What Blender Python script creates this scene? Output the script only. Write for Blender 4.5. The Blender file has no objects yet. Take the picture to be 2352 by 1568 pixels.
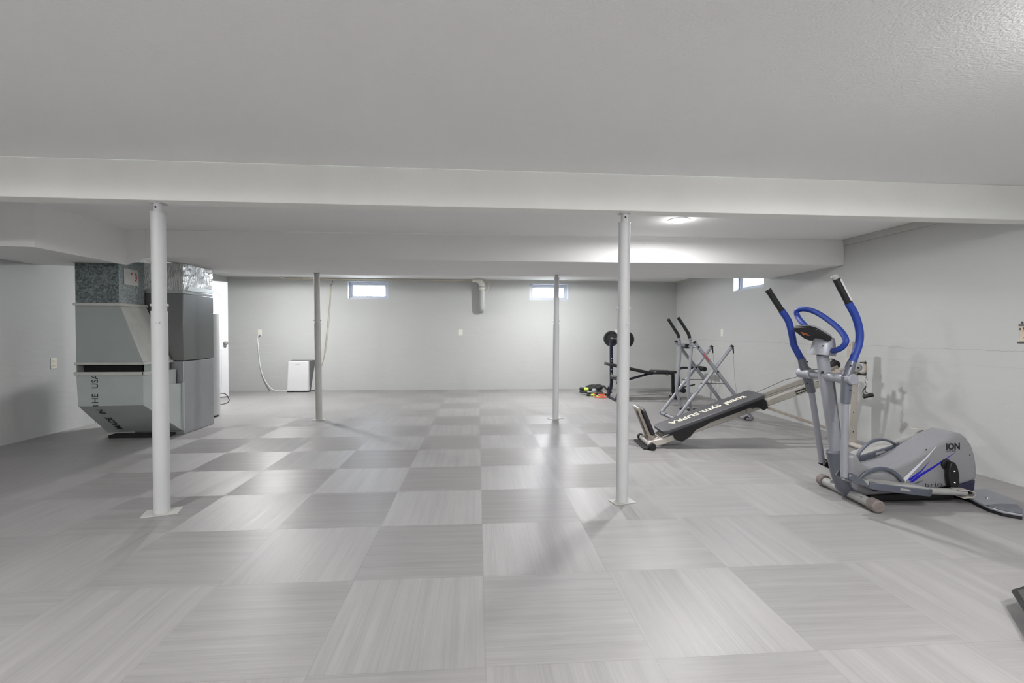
import bpy, bmesh, math, random
from mathutils import Vector, Matrix
random.seed(7)
SC = bpy.context.scene
COL = SC.collection
R = math.radians
PI = math.pi

# ------------------------------------------------------------------ camera
cam_d = bpy.data.cameras.new('camera')
cam_d.sensor_width = 36.0
cam_d.lens = 1065.1 / 2352 * 36.0
cam_d.clip_start = 0.05
cam = bpy.data.objects.new('camera', cam_d)
COL.objects.link(cam)
SC.camera = cam
CAM_H = 1.175


def cam_matrix(roll, pitch, yaw):
    c, s = math.cos(yaw), math.sin(yaw)
    ry = Matrix(((c, 0, s), (0, 1, 0), (-s, 0, c)))
    c, s = math.cos(pitch), math.sin(pitch)
    rx = Matrix(((1, 0, 0), (0, c, -s), (0, s, c)))
    c, s = math.cos(roll), math.sin(roll)
    rz = Matrix(((c, -s, 0), (s, c, 0), (0, 0, 1)))
    m = (rz @ rx @ ry).transposed()
    sw = Matrix(((1, 0, 0), (0, 0, 1), (0, -1, 0)))
    right = sw @ m @ Vector((1, 0, 0))
    down = sw @ m @ Vector((0, 1, 0))
    fwd = sw @ m @ Vector((0, 0, 1))
    return Matrix((right, -down, -fwd)).transposed().to_4x4()


cam.matrix_world = Matrix.Translation((0, 0, CAM_H)) @ cam_matrix(0.00293, 0.020666, -0.07474)

# ------------------------------------------------------------------ world, exposure
SC.view_settings.view_transform = 'Standard'
SC.view_settings.look = 'None'
SC.view_settings.exposure = 0.36
SC.view_settings.gamma = 1.0
SC.view_settings.use_curve_mapping = False
SC.cycles.use_denoising = True
SC.cycles.max_bounces = 14
SC.cycles.diffuse_bounces = 8
SC.cycles.glossy_bounces = 4
SC.cycles.sample_clamp_indirect = 6.0
SC.cycles.caustics_reflective = False
SC.cycles.caustics_refractive = False
W = bpy.data.worlds.new('world')
SC.world = W
W.use_nodes = True
W.node_tree.nodes['Background'].inputs[0].default_value = (0.80, 0.88, 1.0, 1)
W.node_tree.nodes['Background'].inputs[1].default_value = 34.0

LAMP_W = 88.0          # ceiling lamps, watts

# ------------------------------------------------------------------ materials


def srgb(r, g, b):
    def f(c):
        c /= 255.0
        return c / 12.92 if c <= 0.04045 else ((c + 0.055) / 1.055) ** 2.4
    return (f(r), f(g), f(b), 1)


def N(nt, typ, **kw):
    n = nt.nodes.new(typ)
    for k, v in kw.items():
        setattr(n, k, v)
    return n


def math_node(nt, op, a, b=None):
    n = N(nt, 'ShaderNodeMath', operation=op)
    for i, v in enumerate((a, b)):
        if v is None:
            continue
        if isinstance(v, (int, float)):
            n.inputs[i].default_value = v
        else:
            nt.links.new(v, n.inputs[i])
    return n.outputs[0]


def mat(name, col, rough=0.5, metal=0.0, var=0.04, scale=6.0, bump=0.0, bscale=60.0, spec=0.5, coat=0.0):
    """plain painted / plastic / metal surface with slight tonal mottling and optional fine bump"""
    m = bpy.data.materials.new(name)
    m.use_nodes = True
    nt = m.node_tree
    b = nt.nodes['Principled BSDF']
    b.inputs['Roughness'].default_value = rough
    b.inputs['Metallic'].default_value = metal
    b.inputs['Specular IOR Level'].default_value = spec
    b.inputs['Coat Weight'].default_value = coat
    tc = N(nt, 'ShaderNodeTexCoord')
    nz = N(nt, 'ShaderNodeTexNoise')
    nz.inputs['Scale'].default_value = scale
    nz.inputs['Detail'].default_value = 4
    nt.links.new(tc.outputs['Object'], nz.inputs['Vector'])
    rp = N(nt, 'ShaderNodeValToRGB')
    c = col
    rp.color_ramp.elements[0].position = 0.3
    rp.color_ramp.elements[1].position = 0.7
    rp.color_ramp.elements[0].color = tuple(max(0, x * (1 - var)) for x in c[:3]) + (1,)
    rp.color_ramp.elements[1].color = tuple(min(1, x * (1 + var)) for x in c[:3]) + (1,)
    nt.links.new(nz.outputs['Fac'], rp.inputs['Fac'])
    nt.links.new(rp.outputs['Color'], b.inputs['Base Color'])
    if bump > 0:
        n2 = N(nt, 'ShaderNodeTexNoise')
        n2.inputs['Scale'].default_value = bscale
        n2.inputs['Detail'].default_value = 5
        nt.links.new(tc.outputs['Object'], n2.inputs['Vector'])
        bp = N(nt, 'ShaderNodeBump')
        bp.inputs['Strength'].default_value = bump
        bp.inputs['Distance'].default_value = 0.01
        nt.links.new(n2.outputs['Fac'], bp.inputs['Height'])
        nt.links.new(bp.outputs['Normal'], b.inputs['Normal'])
    return m


def mat_emit(name, col, strength):
    m = bpy.data.materials.new(name)
    m.use_nodes = True
    b = m.node_tree.nodes['Principled BSDF']
    b.inputs['Base Color'].default_value = (0.8, 0.8, 0.8, 1)
    b.inputs['Emission Color'].default_value = col
    b.inputs['Emission Strength'].default_value = strength
    return m


def mat_glass(name):
    m = bpy.data.materials.new(name)
    m.use_nodes = True
    nt = m.node_tree
    nt.nodes.clear()
    out = N(nt, 'ShaderNodeOutputMaterial')
    mix = N(nt, 'ShaderNodeMixShader')
    tr = N(nt, 'ShaderNodeBsdfTransparent')
    gl = N(nt, 'ShaderNodeBsdfGlossy')
    gl.inputs['Roughness'].default_value = 0.02
    mix.inputs[0].default_value = 0.06
    nt.links.new(tr.outputs[0], mix.inputs[1])
    nt.links.new(gl.outputs[0], mix.inputs[2])
    nt.links.new(mix.outputs[0], out.inputs[0])
    return m


def mat_floor():
    m = bpy.data.materials.new('vinyl tile floor')
    m.use_nodes = True
    nt = m.node_tree
    L = nt.links.new
    b = nt.nodes['Principled BSDF']
    tc = N(nt, 'ShaderNodeTexCoord')
    sep = N(nt, 'ShaderNodeSeparateXYZ')
    L(tc.outputs['Object'], sep.inputs[0])
    T = 0.61
    u = math_node(nt, 'DIVIDE', math_node(nt, 'SUBTRACT', sep.outputs[0], 0.031), T)
    v = math_node(nt, 'DIVIDE', math_node(nt, 'SUBTRACT', sep.outputs[1], 1.603), T)
    iu = math_node(nt, 'FLOOR', u)
    iv = math_node(nt, 'FLOOR', v)
    par = math_node(nt, 'FLOORED_MODULO', math_node(nt, 'ADD', iu, iv), 2.0)   # 1 = grain runs in depth
    cell = N(nt, 'ShaderNodeCombineXYZ')
    L(iu, cell.inputs[0])
    L(iv, cell.inputs[1])
    wn = N(nt, 'ShaderNodeTexWhiteNoise', noise_dimensions='2D')
    L(cell.outputs[0], wn.inputs['Vector'])
    off = N(nt, 'ShaderNodeVectorMath', operation='SCALE')
    L(wn.outputs['Color'], off.inputs[0])
    off.inputs['Scale'].default_value = 37.0
    addv = N(nt, 'ShaderNodeVectorMath', operation='ADD')
    L(tc.outputs['Object'], addv.inputs[0])
    L(off.outputs[0], addv.inputs[1])

    def grain(sx, sy, det):
        mp = N(nt, 'ShaderNodeMapping')
        mp.inputs['Scale'].default_value = (sx, sy, 1)
        L(addv.outputs[0], mp.inputs[0])
        nz = N(nt, 'ShaderNodeTexNoise', noise_dimensions='2D')
        nz.inputs['Scale'].default_value = 1.0
        nz.inputs['Detail'].default_value = det
        nz.inputs['Roughness'].default_value = 0.6
        L(mp.outputs[0], nz.inputs['Vector'])
        return nz.outputs['Fac']

    def mixf(f, a, c):
        mx = N(nt, 'ShaderNodeMix', data_type='FLOAT')
        L(f, mx.inputs[0])
        L(a, mx.inputs[2])
        L(c, mx.inputs[3])
        return mx.outputs[0]
    fine = mixf(par, grain(2.2, 130, 4), grain(130, 2.2, 4))
    wide = mixf(par, grain(0.9, 22, 3), grain(22, 0.9, 3))
    # tone
    t = math_node(nt, 'ADD', math_node(nt, 'MULTIPLY', math_node(nt, 'SUBTRACT', fine, 0.5), 0.30),
                  math_node(nt, 'MULTIPLY', math_node(nt, 'SUBTRACT', wide, 0.5), 0.34))
    t = math_node(nt, 'ADD', t, math_node(nt, 'MULTIPLY', math_node(nt, 'SUBTRACT', wn.outputs['Value'], 0.5), 0.08))
    t = math_node(nt, 'ADD', t, math_node(nt, 'MULTIPLY', math_node(nt, 'SUBTRACT', par, 0.5), 0.02))  # sheen by grain direction put into the tone, depth grain lighter
    big = N(nt, 'ShaderNodeTexNoise')
    big.inputs['Scale'].default_value = 1.3
    L(tc.outputs['Object'], big.inputs['Vector'])
    t = math_node(nt, 'ADD', t, math_node(nt, 'MULTIPLY', math_node(nt, 'SUBTRACT', big.outputs['Fac'], 0.5), 0.10))
    # joints
    fu = math_node(nt, 'ABSOLUTE', math_node(nt, 'SUBTRACT', math_node(nt, 'FRACT', u), 0.5))
    fv = math_node(nt, 'ABSOLUTE', math_node(nt, 'SUBTRACT', math_node(nt, 'FRACT', v), 0.5))
    edge = math_node(nt, 'GREATER_THAN', math_node(nt, 'MAXIMUM', fu, fv), 0.4972)
    t = math_node(nt, 'SUBTRACT', t, math_node(nt, 'MULTIPLY', edge, 0.12))
    tone = math_node(nt, 'ADD', t, 1.0)
    col = N(nt, 'ShaderNodeVectorMath', operation='SCALE')
    col.inputs[0].default_value = FLOOR_COL[:3]
    L(tone, col.inputs['Scale'])
    L(col.outputs[0], b.inputs['Base Color'])
    rr = math_node(nt, 'ADD', math_node(nt, 'MULTIPLY', fine, 0.16), 0.34)
    tg = N(nt, 'ShaderNodeTangent', direction_type='UV_MAP', uv_map='UVMap')
    L(tg.outputs[0], b.inputs['Tangent'])
    b.inputs['Anisotropic'].default_value = 0.5
    # grain across the room stretches reflections in depth, grain in depth stretches them sideways
    L(math_node(nt, 'MULTIPLY', math_node(nt, 'SUBTRACT', 1.0, par), 0.25), b.inputs['Anisotropic Rotation'])
    L(rr, b.inputs['Roughness'])
    b.inputs['Specular IOR Level'].default_value = 0.5
    bp = N(nt, 'ShaderNodeBump')
    bp.inputs['Strength'].default_value = 0.35
    bp.inputs['Distance'].default_value = 0.0012
    hh = math_node(nt, 'SUBTRACT', fine, math_node(nt, 'MULTIPLY', edge, 1.0))
    L(hh, bp.inputs['Height'])
    L(bp.outputs['Normal'], b.inputs['Normal'])
    return m


def mat_wall(name, col, crack=False, rough=0.85):
    """rolled paint over parged concrete: faint trowel relief, fine grain, optional hairline crack"""
    m = bpy.data.materials.new(name)
    m.use_nodes = True
    nt = m.node_tree
    L = nt.links.new
    b = nt.nodes['Principled BSDF']
    b.inputs['Roughness'].default_value = rough
    b.inputs['Specular IOR Level'].default_value = 0.25
    tc = N(nt, 'ShaderNodeTexCoord')
    n1 = N(nt, 'ShaderNodeTexNoise')
    n1.inputs['Scale'].default_value = 0.9
    n1.inputs['Detail'].default_value = 5
    L(tc.outputs['Object'], n1.inputs['Vector'])
    mp = N(nt, 'ShaderNodeMapping')
    mp.inputs['Scale'].default_value = (4, 4, 11)
    L(tc.outputs['Object'], mp.inputs[0])
    n2 = N(nt, 'ShaderNodeTexNoise')
    n2.inputs['Scale'].default_value = 1.0
    n2.inputs['Detail'].default_value = 6
    n2.inputs['Distortion'].default_value = 0.8
    L(mp.outputs[0], n2.inputs['Vector'])
    tone = math_node(nt, 'ADD', 1.0, math_node(nt, 'MULTIPLY', math_node(nt, 'SUBTRACT', n1.outputs['Fac'], 0.5), 0.10))
    tone = math_node(nt, 'ADD', tone, math_node(nt, 'MULTIPLY', math_node(nt, 'SUBTRACT', n2.outputs['Fac'], 0.5), 0.05))
    h = math_node(nt, 'MULTIPLY', n2.outputs['Fac'], 1.0)
    if crack:
        sep = N(nt, 'ShaderNodeSeparateXYZ')
        L(tc.outputs['Object'], sep.inputs[0])
        n3 = N(nt, 'ShaderNodeTexNoise', noise_dimensions='1D')
        n3.inputs['Scale'].default_value = 3.0
        n3.inputs['Detail'].default_value = 8
        n3.inputs['Roughness'].default_value = 0.65
        L(sep.outputs[1], n3.inputs['W'])
        wob = math_node(nt, 'MULTIPLY', math_node(nt, 'SUBTRACT', n3.outputs['Fac'], 0.5), 0.05)
        for z0, wdt, s in ((1.035, 0.0016, 0.35), (0.905, 0.0012, 0.14)):
            d = math_node(nt, 'ABSOLUTE', math_node(nt, 'SUBTRACT', math_node(nt, 'SUBTRACT', sep.outputs[2], z0), wob))
            k = math_node(nt, 'LESS_THAN', d, wdt)
            tone = math_node(nt, 'SUBTRACT', tone, math_node(nt, 'MULTIPLY', k, s))
    c = N(nt, 'ShaderNodeVectorMath', operation='SCALE')
    c.inputs[0].default_value = col[:3]
    L(tone, c.inputs['Scale'])
    L(c.outputs[0], b.inputs['Base Color'])
    n4 = N(nt, 'ShaderNodeTexNoise')
    n4.inputs['Scale'].default_value = 140
    L(tc.outputs['Object'], n4.inputs['Vector'])
    hh = math_node(nt, 'ADD', h, math_node(nt, 'MULTIPLY', n4.outputs['Fac'], 0.12))
    bp = N(nt, 'ShaderNodeBump')
    bp.inputs['Strength'].default_value = 0.5
    bp.inputs['Distance'].default_value = 0.006
    L(hh, bp.inputs['Height'])
    L(bp.outputs['Normal'], b.inputs['Normal'])
    return m


def mat_galv(name, c0, c1, scale):
    m = bpy.data.materials.new(name)
    m.use_nodes = True
    nt = m.node_tree
    L = nt.links.new
    b = nt.nodes['Principled BSDF']
    tc = N(nt, 'ShaderNodeTexCoord')
    vo = N(nt, 'ShaderNodeTexVoronoi')
    vo.inputs['Scale'].default_value = scale
    nz = N(nt, 'ShaderNodeTexNoise')
    nz.inputs['Scale'].default_value = scale * 0.7
    nz.inputs['Detail'].default_value = 6
    L(tc.outputs['Object'], nz.inputs['Vector'])
    L(tc.outputs['Object'], vo.inputs['Vector'])
    sp = N(nt, 'ShaderNodeSeparateColor')
    L(vo.outputs['Color'], sp.inputs[0])
    f = math_node(nt, 'ADD', math_node(nt, 'MULTIPLY', sp.outputs[0], 0.45), math_node(nt, 'MULTIPLY', nz.outputs['Fac'], 0.6))
    rp = N(nt, 'ShaderNodeValToRGB')
    rp.color_ramp.elements[0].position = 0.3
    rp.color_ramp.elements[1].position = 0.85
    rp.color_ramp.elements[0].color = c0
    rp.color_ramp.elements[1].color = c1
    L(f, rp.inputs['Fac'])
    L(rp.outputs['Color'], b.inputs['Base Color'])
    b.inputs['Metallic'].default_value = 0.35
    b.inputs['Roughness'].default_value = 0.5
    return m


def mat_foil():
    m = bpy.data.materials.new('crinkled foil insulation')
    m.use_nodes = True
    nt = m.node_tree
    L = nt.links.new
    b = nt.nodes['Principled BSDF']
    tc = N(nt, 'ShaderNodeTexCoord')
    mp = N(nt, 'ShaderNodeMapping')
    mp.inputs['Scale'].default_value = (70, 70, 16)
    L(tc.outputs['Object'], mp.inputs[0])
    nz = N(nt, 'ShaderNodeTexNoise')
    nz.inputs['Scale'].default_value = 1.0
    nz.inputs['Detail'].default_value = 6
    L(mp.outputs[0], nz.inputs['Vector'])
    bp = N(nt, 'ShaderNodeBump')
    bp.inputs['Strength'].default_value = 1.0
    bp.inputs['Distance'].default_value = 0.06
    L(nz.outputs['Fac'], bp.inputs['Height'])
    L(bp.outputs['Normal'], b.inputs['Normal'])
    b.inputs['Base Color'].default_value = (0.75, 0.76, 0.75, 1)
    b.inputs['Metallic'].default_value = 1.0
    b.inputs['Roughness'].default_value = 0.28
    return m


FLOOR_COL = srgb(147, 145, 145)
M = {}
M['floor'] = mat_floor()
M['ceil'] = mat('ceiling paint', srgb(240, 240, 239), 0.9, var=0.015, scale=1.2, bump=0.35, bscale=90, spec=0.2)
M['beam'] = mat('beam paint', srgb(241, 242, 238), 0.85, var=0.025, scale=2.5, bump=0.15, bscale=40, spec=0.25)
M['soffit'] = mat('soffit paint', srgb(230, 230, 229), 0.85, var=0.015, scale=1.5, bump=0.1, bscale=50, spec=0.25)
M['wall_r'] = mat_wall('grey parged wall, cracked', srgb(184, 185, 184), crack=True)
M['wall_b'] = mat_wall('grey parged wall', srgb(184, 186, 184))
M['wall_l'] = mat_wall('grey left wall', srgb(188, 189, 189))
M['trimg'] = mat('grey trim paint', srgb(182, 182, 178), 0.7, var=0.03)
M['post'] = mat('white post paint', srgb(194, 195, 196), 0.45, var=0.02)
M['post_g'] = mat('grey post finish', srgb(176, 176, 172), 0.5, var=0.05, scale=9)  # darker and more mottled than the white posts
M['hole'] = mat('dark hole', srgb(6, 6, 6), 0.8)
M['white'] = mat('white plastic', srgb(208, 208, 210), 0.4, var=0.01)
M['vinyl'] = mat('white vinyl frame', srgb(186, 190, 197), 0.4, var=0.01)
M['door'] = mat('white door paint', srgb(206, 206, 209), 0.45, var=0.01)
M['ivory'] = mat('ivory plastic', srgb(222, 220, 208), 0.45, var=0.01)
M['beige'] = mat('beige plastic', srgb(196, 182, 164), 0.5)
M['steel'] = mat('brushed steel', srgb(170, 168, 165), 0.3, metal=1.0)
M['chrome'] = mat('chrome', srgb(205, 205, 208), 0.15, metal=1.0)
M['strip'] = mat('bright contact plate', srgb(214, 214, 216), 0.25, metal=0.4)
M['glass'] = mat_glass('clear pane')
M['lens'] = mat_emit('lamp lens', (1, 0.98, 0.95, 1), 6)
M['galv_shade'] = mat_galv('shaded spangled zinc', srgb(82, 92, 92), srgb(140, 150, 150), 55)
M['galv'] = mat_galv('spangled zinc', srgb(118, 128, 128), srgb(176, 184, 184), 90)
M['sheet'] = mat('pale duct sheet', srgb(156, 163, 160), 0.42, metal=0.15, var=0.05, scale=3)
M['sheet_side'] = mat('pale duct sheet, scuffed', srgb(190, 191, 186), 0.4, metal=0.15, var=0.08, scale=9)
M['sheet_low'] = mat('pale boot sheet', srgb(174, 181, 180), 0.42, metal=0.12, var=0.05, scale=4)
M['furn_dark'] = mat('charcoal furnace enamel', srgb(112, 114, 113), 0.35, metal=0.5, var=0.03)
M['furn_gray'] = mat('grey furnace enamel', srgb(152, 154, 156), 0.38, metal=0.4, var=0.03)
M['tank'] = mat('tank enamel', srgb(176, 179, 178), 0.4, var=0.02)
M['black'] = mat('black plastic', srgb(14, 14, 16), 0.5, var=0.1)
M['blackrub'] = mat('black rubber', srgb(20, 20, 22), 0.7, var=0.1)
M['ink'] = mat('black ink', srgb(40, 42, 44), 0.7)
M['red'] = mat('red ink', srgb(176, 52, 52), 0.6)
M['foil'] = mat_foil()
M['tape'] = mat('silver tape', srgb(190, 192, 188), 0.3, metal=0.8)
M['silver'] = mat('silver paint', srgb(146, 148, 155), 0.40, metal=0.18, var=0.02)
M['silver_d'] = mat('dark silver paint', srgb(100, 104, 113), 0.38, metal=0.3, var=0.03)
M['shroud'] = mat('silver shroud plastic', srgb(148, 149, 155), 0.33, metal=0.3, var=0.015, coat=0.2)
M['shroud_side'] = mat('matte silver plastic', srgb(142, 142, 145), 0.45, metal=0.15, var=0.02)
M['navy'] = mat('navy base plastic', srgb(34, 34, 62), 0.4)
M['tray'] = mat('slate pedal plastic', srgb(84, 88, 99), 0.45, var=0.03)
M['tread'] = mat('worn tread', srgb(154, 154, 152), 0.5, var=0.08, scale=30)
M['blue'] = mat('blue foam', srgb(24, 54, 136), 0.55, var=0.05, scale=18, bump=0.15, bscale=120)
M['blue_ink'] = mat('blue stripe', srgb(22, 22, 168), 0.4)
M['white_ink'] = mat('white stripe', srgb(214, 216, 226), 0.4)
M['orange'] = mat('orange mark', srgb(224, 128, 60), 0.5)
M['dirty'] = mat('scuffed rubber end', srgb(120, 112, 108), 0.75, var=0.15, scale=30)
M['cream'] = mat('cream tube paint', srgb(164, 156, 146), 0.42, metal=0.1, var=0.05, scale=14)
M['cream_lt'] = mat('pale cream paint', srgb(184, 178, 170), 0.4, var=0.03)
M['alu'] = mat('satin rail metal', srgb(176, 172, 164), 0.35, metal=0.55, var=0.05, scale=3)
M['pad'] = mat('grey vinyl pad', srgb(68, 68, 71), 0.5, var=0.05, scale=12, bump=0.12, bscale=220)
M['pad_blk'] = mat('black vinyl pad', srgb(36, 35, 38), 0.5, var=0.08, scale=12, bump=0.1, bscale=200)
M['print'] = mat('cream print', srgb(216, 212, 196), 0.6)
M['navy_tube'] = mat('navy tube paint', srgb(26, 29, 46), 0.4, metal=0.1)
M['iron'] = mat('cast iron', srgb(44, 44, 46), 0.5, metal=0.3, var=0.12, scale=20)
M['cord_w'] = mat('white cord', srgb(224, 224, 222), 0.5)
M['cord_b'] = mat('dark cord', srgb(70, 70, 68), 0.6)
M['cord_tan'] = mat('tan tubing', srgb(196, 190, 170), 0.5)
M['pvc'] = mat('pale pvc pipe', srgb(176, 178, 175), 0.4, var=0.03)
M['pvc_ivory'] = mat('ivory pvc elbow', srgb(222, 222, 212), 0.4)
M['lime'] = mat('lime rubber', srgb(178, 206, 78), 0.5)
M['coral'] = mat('coral rubber', srgb(238, 110, 88), 0.45)
M['green'] = mat('green rubber', srgb(60, 140, 92), 0.5)
M['yellow'] = mat('yellow rubber', srgb(226, 204, 96), 0.5)
M['wood'] = mat('bare wood', srgb(198, 184, 160), 0.7)
M['leaf'] = mat('young leaves', srgb(50, 76, 28), 0.6, var=0.25, scale=5)
M['leaf_pink'] = mat('reddish leaves', srgb(92, 56, 46), 0.6, var=0.25, scale=5)
M['bark'] = mat('bark', srgb(120, 108, 92), 0.9, var=0.2, scale=30)
M['soil'] = mat('pale gravel', srgb(176, 172, 160), 0.95, var=0.2, scale=30)

# ------------------------------------------------------------------ helpers


def put(o, parent=None):
    COL.objects.link(o)
    if parent:
        o.parent = parent
    return o


def islands(bm):
    todo = set(bm.verts)
    out = []
    while todo:
        st = [todo.pop()]
        cur = set(st)
        while st:
            v = st.pop()
            for e in v.link_edges:
                w = e.other_vert(v)
                if w in todo:
                    todo.discard(w)
                    cur.add(w)
                    st.append(w)
        out.append(cur)
    return out


SPLIT = {'screws', 'bolts', 'rubber_stops', 'screw_holes', 'holes', 'adjustment_holes', 'couplings', 'rollers', 'feet', 'slot_frame', 'slots',
         'rubber_ring', 'pins', 'cable', 'red_stamp', 'bare_box_edge', 'limit_cables', 'drop_cables', 'pivot_caps', 'door_knob', 'rear_crossbars', 'swing_cable', 'chain_links'}
SINGULAR = {'screws': 'screw', 'bolts': 'bolt', 'rubber_stops': 'rubber_stop', 'screw_holes': 'screw_hole', 'holes': 'hole', 'adjustment_holes': 'adjustment_hole',
            'couplings': 'coupling', 'rollers': 'roller', 'feet': 'foot', 'slots': 'slot', 'pins': 'pin', 'limit_cables': 'limit_cable', 'drop_cables': 'drop_cable',
            'pivot_caps': 'pivot_cap', 'rear_crossbars': 'rear_crossbar', 'chain_links': 'chain_link'}


def obj(name, bm, m, parent=None, **kw):
    if name in SPLIT and len(bm.verts) and len(islands(bm)) > 1:
        bm.verts.index_update()
        isl = [{v.index for v in g} for g in islands(bm)]
        isl.sort(key=min)
        last = None
        for g in isl:
            b2 = bm.copy()
            bmesh.ops.delete(b2, geom=[v for v in b2.verts if v.index not in g], context='VERTS')
            last = obj1(SINGULAR.get(name, name), b2, m, parent, **kw)
        bm.free()
        return last
    return obj1(SINGULAR.get(name, name), bm, m, parent, **kw)


def obj1(name, bm, m, parent=None, smooth=False, bevel=0.0, seg=2, local=False):
    """bm is in world coordinates unless local; the mesh is stored in its parent's (root's) frame"""
    if parent is not None and not local:
        r = parent
        while r.parent:
            r = r.parent
        bm.transform(r.matrix_basis.inverted())
    bmesh.ops.recalc_face_normals(bm, faces=bm.faces)
    me = bpy.data.meshes.new(name)
    bm.to_mesh(me)
    bm.free()
    mm = m if isinstance(m, (list, tuple)) else [m]
    for x in mm:
        me.materials.append(M[x] if isinstance(x, str) else x)
    o = bpy.data.objects.new(name, me)
    put(o, parent)
    if smooth:
        for p in me.polygons:
            p.use_smooth = True
    if bevel > 0:
        b = o.modifiers.new('bevel', 'BEVEL')
        b.width = bevel
        b.segments = seg
        b.limit_method = 'ANGLE'
        b.angle_limit = R(40)
    if smooth or bevel > 0:
        try:
            for p in me.polygons:
                p.use_smooth = True
            me.set_sharp_from_angle(angle=R(38))
        except Exception:
            pass
    return o


def thing(name, label, cat, loc=(0, 0, 0), rotz=0.0, group=None):
    o = bpy.data.objects.new(name, None)
    COL.objects.link(o)
    o.empty_display_size = 0.1
    o.matrix_basis = Matrix.Translation(loc) @ Matrix.Rotation(rotz, 4, 'Z')
    o['label'] = label
    o['category'] = cat
    if group:
        o['group'] = group
    return o


def tag(o, label=None, cat=None, group=None, kind=None):
    for k, v in (('label', label), ('category', cat), ('group', group), ('kind', kind)):
        if v:
            o[k] = v
    return o


def nb():
    return bmesh.new()


def box(bm, a, b):
    x0, y0, z0 = a
    x1, y1, z1 = b
    vs = [bm.verts.new(p) for p in ((x0, y0, z0), (x1, y0, z0), (x1, y1, z0), (x0, y1, z0),
                                    (x0, y0, z1), (x1, y0, z1), (x1, y1, z1), (x0, y1, z1))]
    for f in ((0, 3, 2, 1), (4, 5, 6, 7), (0, 1, 5, 4), (1, 2, 6, 5), (2, 3, 7, 6), (3, 0, 4, 7)):
        bm.faces.new([vs[i] for i in f])
    return vs


def hexa(bm, bottom, top):
    n = len(bottom)
    vb = [bm.verts.new(p) for p in bottom]
    vt = [bm.verts.new(p) for p in top]
    bm.faces.new(list(reversed(vb)))
    bm.faces.new(vt)
    for i in range(n):
        j = (i + 1) % n
        bm.faces.new([vb[i], vb[j], vt[j], vt[i]])


def prism(bm, pts, axis, a, b):
    """closed 2-D outline extruded along an axis ('x': pts are (y,z), 'y': (x,z), 'z': (x,y))"""
    def P(p, t):
        return {'x': (t, p[0], p[1]), 'y': (p[0], t, p[1]), 'z': (p[0], p[1], t)}[axis]
    hexa(bm, [P(p, a) for p in pts], [P(p, b) for p in pts])


def frame(d):
    d = d.normalized()
    up = Vector((0, 0, 1)) if abs(d.z) < 0.95 else Vector((0, 1, 0))
    s = d.cross(up).normalized()
    return s, s.cross(d).normalized()


def catmull(pts, k=6, closed=False):
    P = [Vector(p) for p in pts]
    n = len(P)
    out = []
    rng = range(n) if closed else range(n - 1)
    for i in rng:
        p1, p2 = P[i], P[(i + 1) % n]
        p0 = P[(i - 1) % n] if (closed or i > 0) else p1 * 2 - p2
        p3 = P[(i + 2) % n] if (closed or i + 2 < n) else p2 * 2 - p1
        for j in range(k):
            t = j / k
            out.append(0.5 * ((2 * p1) + (p2 - p0) * t + (2 * p0 - 5 * p1 + 4 * p2 - p3) * t * t + (3 * p1 - p0 - 3 * p2 + p3) * t ** 3))
    if not closed:
        out.append(P[-1])
    return out


def sweep(bm, pts, prof, closed=False, cap=True, up=None):
    """sweep a 2-D profile (list of (s, t), or a function of the index) along points with parallel transport"""
    P = [Vector(p) for p in pts]
    n = len(P)
    rings = []
    prev = None
    for i in range(n):
        if closed:
            d = P[(i + 1) % n] - P[(i - 1) % n]
        else:
            d = P[min(i + 1, n - 1)] - P[max(i - 1, 0)]
        d.normalize()
        if prev is None:
            if up is not None:
                s = d.cross(Vector(up)).normalized()
                t = s.cross(d).normalized()
            else:
                s, t = frame(d)
        else:
            s = (prev - d * prev.dot(d)).normalized()
            t = s.cross(d).normalized()
        prev = s
        pr = prof(i) if callable(prof) else prof
        rings.append([bm.verts.new(P[i] + s * a + t * b) for a, b in pr])
    m = len(rings[0])
    for i in range(n if closed else n - 1):
        a, b = rings[i], rings[(i + 1) % n]
        for j in range(m):
            bm.faces.new([a[j], a[(j + 1) % m], b[(j + 1) % m], b[j]])
    if cap and not closed:
        bm.faces.new(list(reversed(rings[0])))
        bm.faces.new(rings[-1])


def circ(r, n=16, ry=None):
    ry = r if ry is None else ry
    return [(r * math.cos(2 * PI * i / n), ry * math.sin(2 * PI * i / n)) for i in range(n)]


def tube(bm, pts, r, n=16, closed=False, ry=None):
    if isinstance(r, (list, tuple)):
        sweep(bm, pts, lambda i: circ(r[i], n), closed)
    else:
        sweep(bm, pts, circ(r, n, ry), closed)


def rect(w, h, c=0.0):
    a, b = w / 2, h / 2
    if c <= 0:
        return [(a, -b), (a, b), (-a, b), (-a, -b)]
    return [(a, -b + c), (a, b - c), (a - c, b), (-a + c, b), (-a, b - c), (-a, -b + c), (-a + c, -b), (a - c, -b)]


def bar(bm, pts, w, h, c=0.004, up=None, closed=False):
    sweep(bm, pts, rect(w, h, c), closed=closed, up=up)


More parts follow.
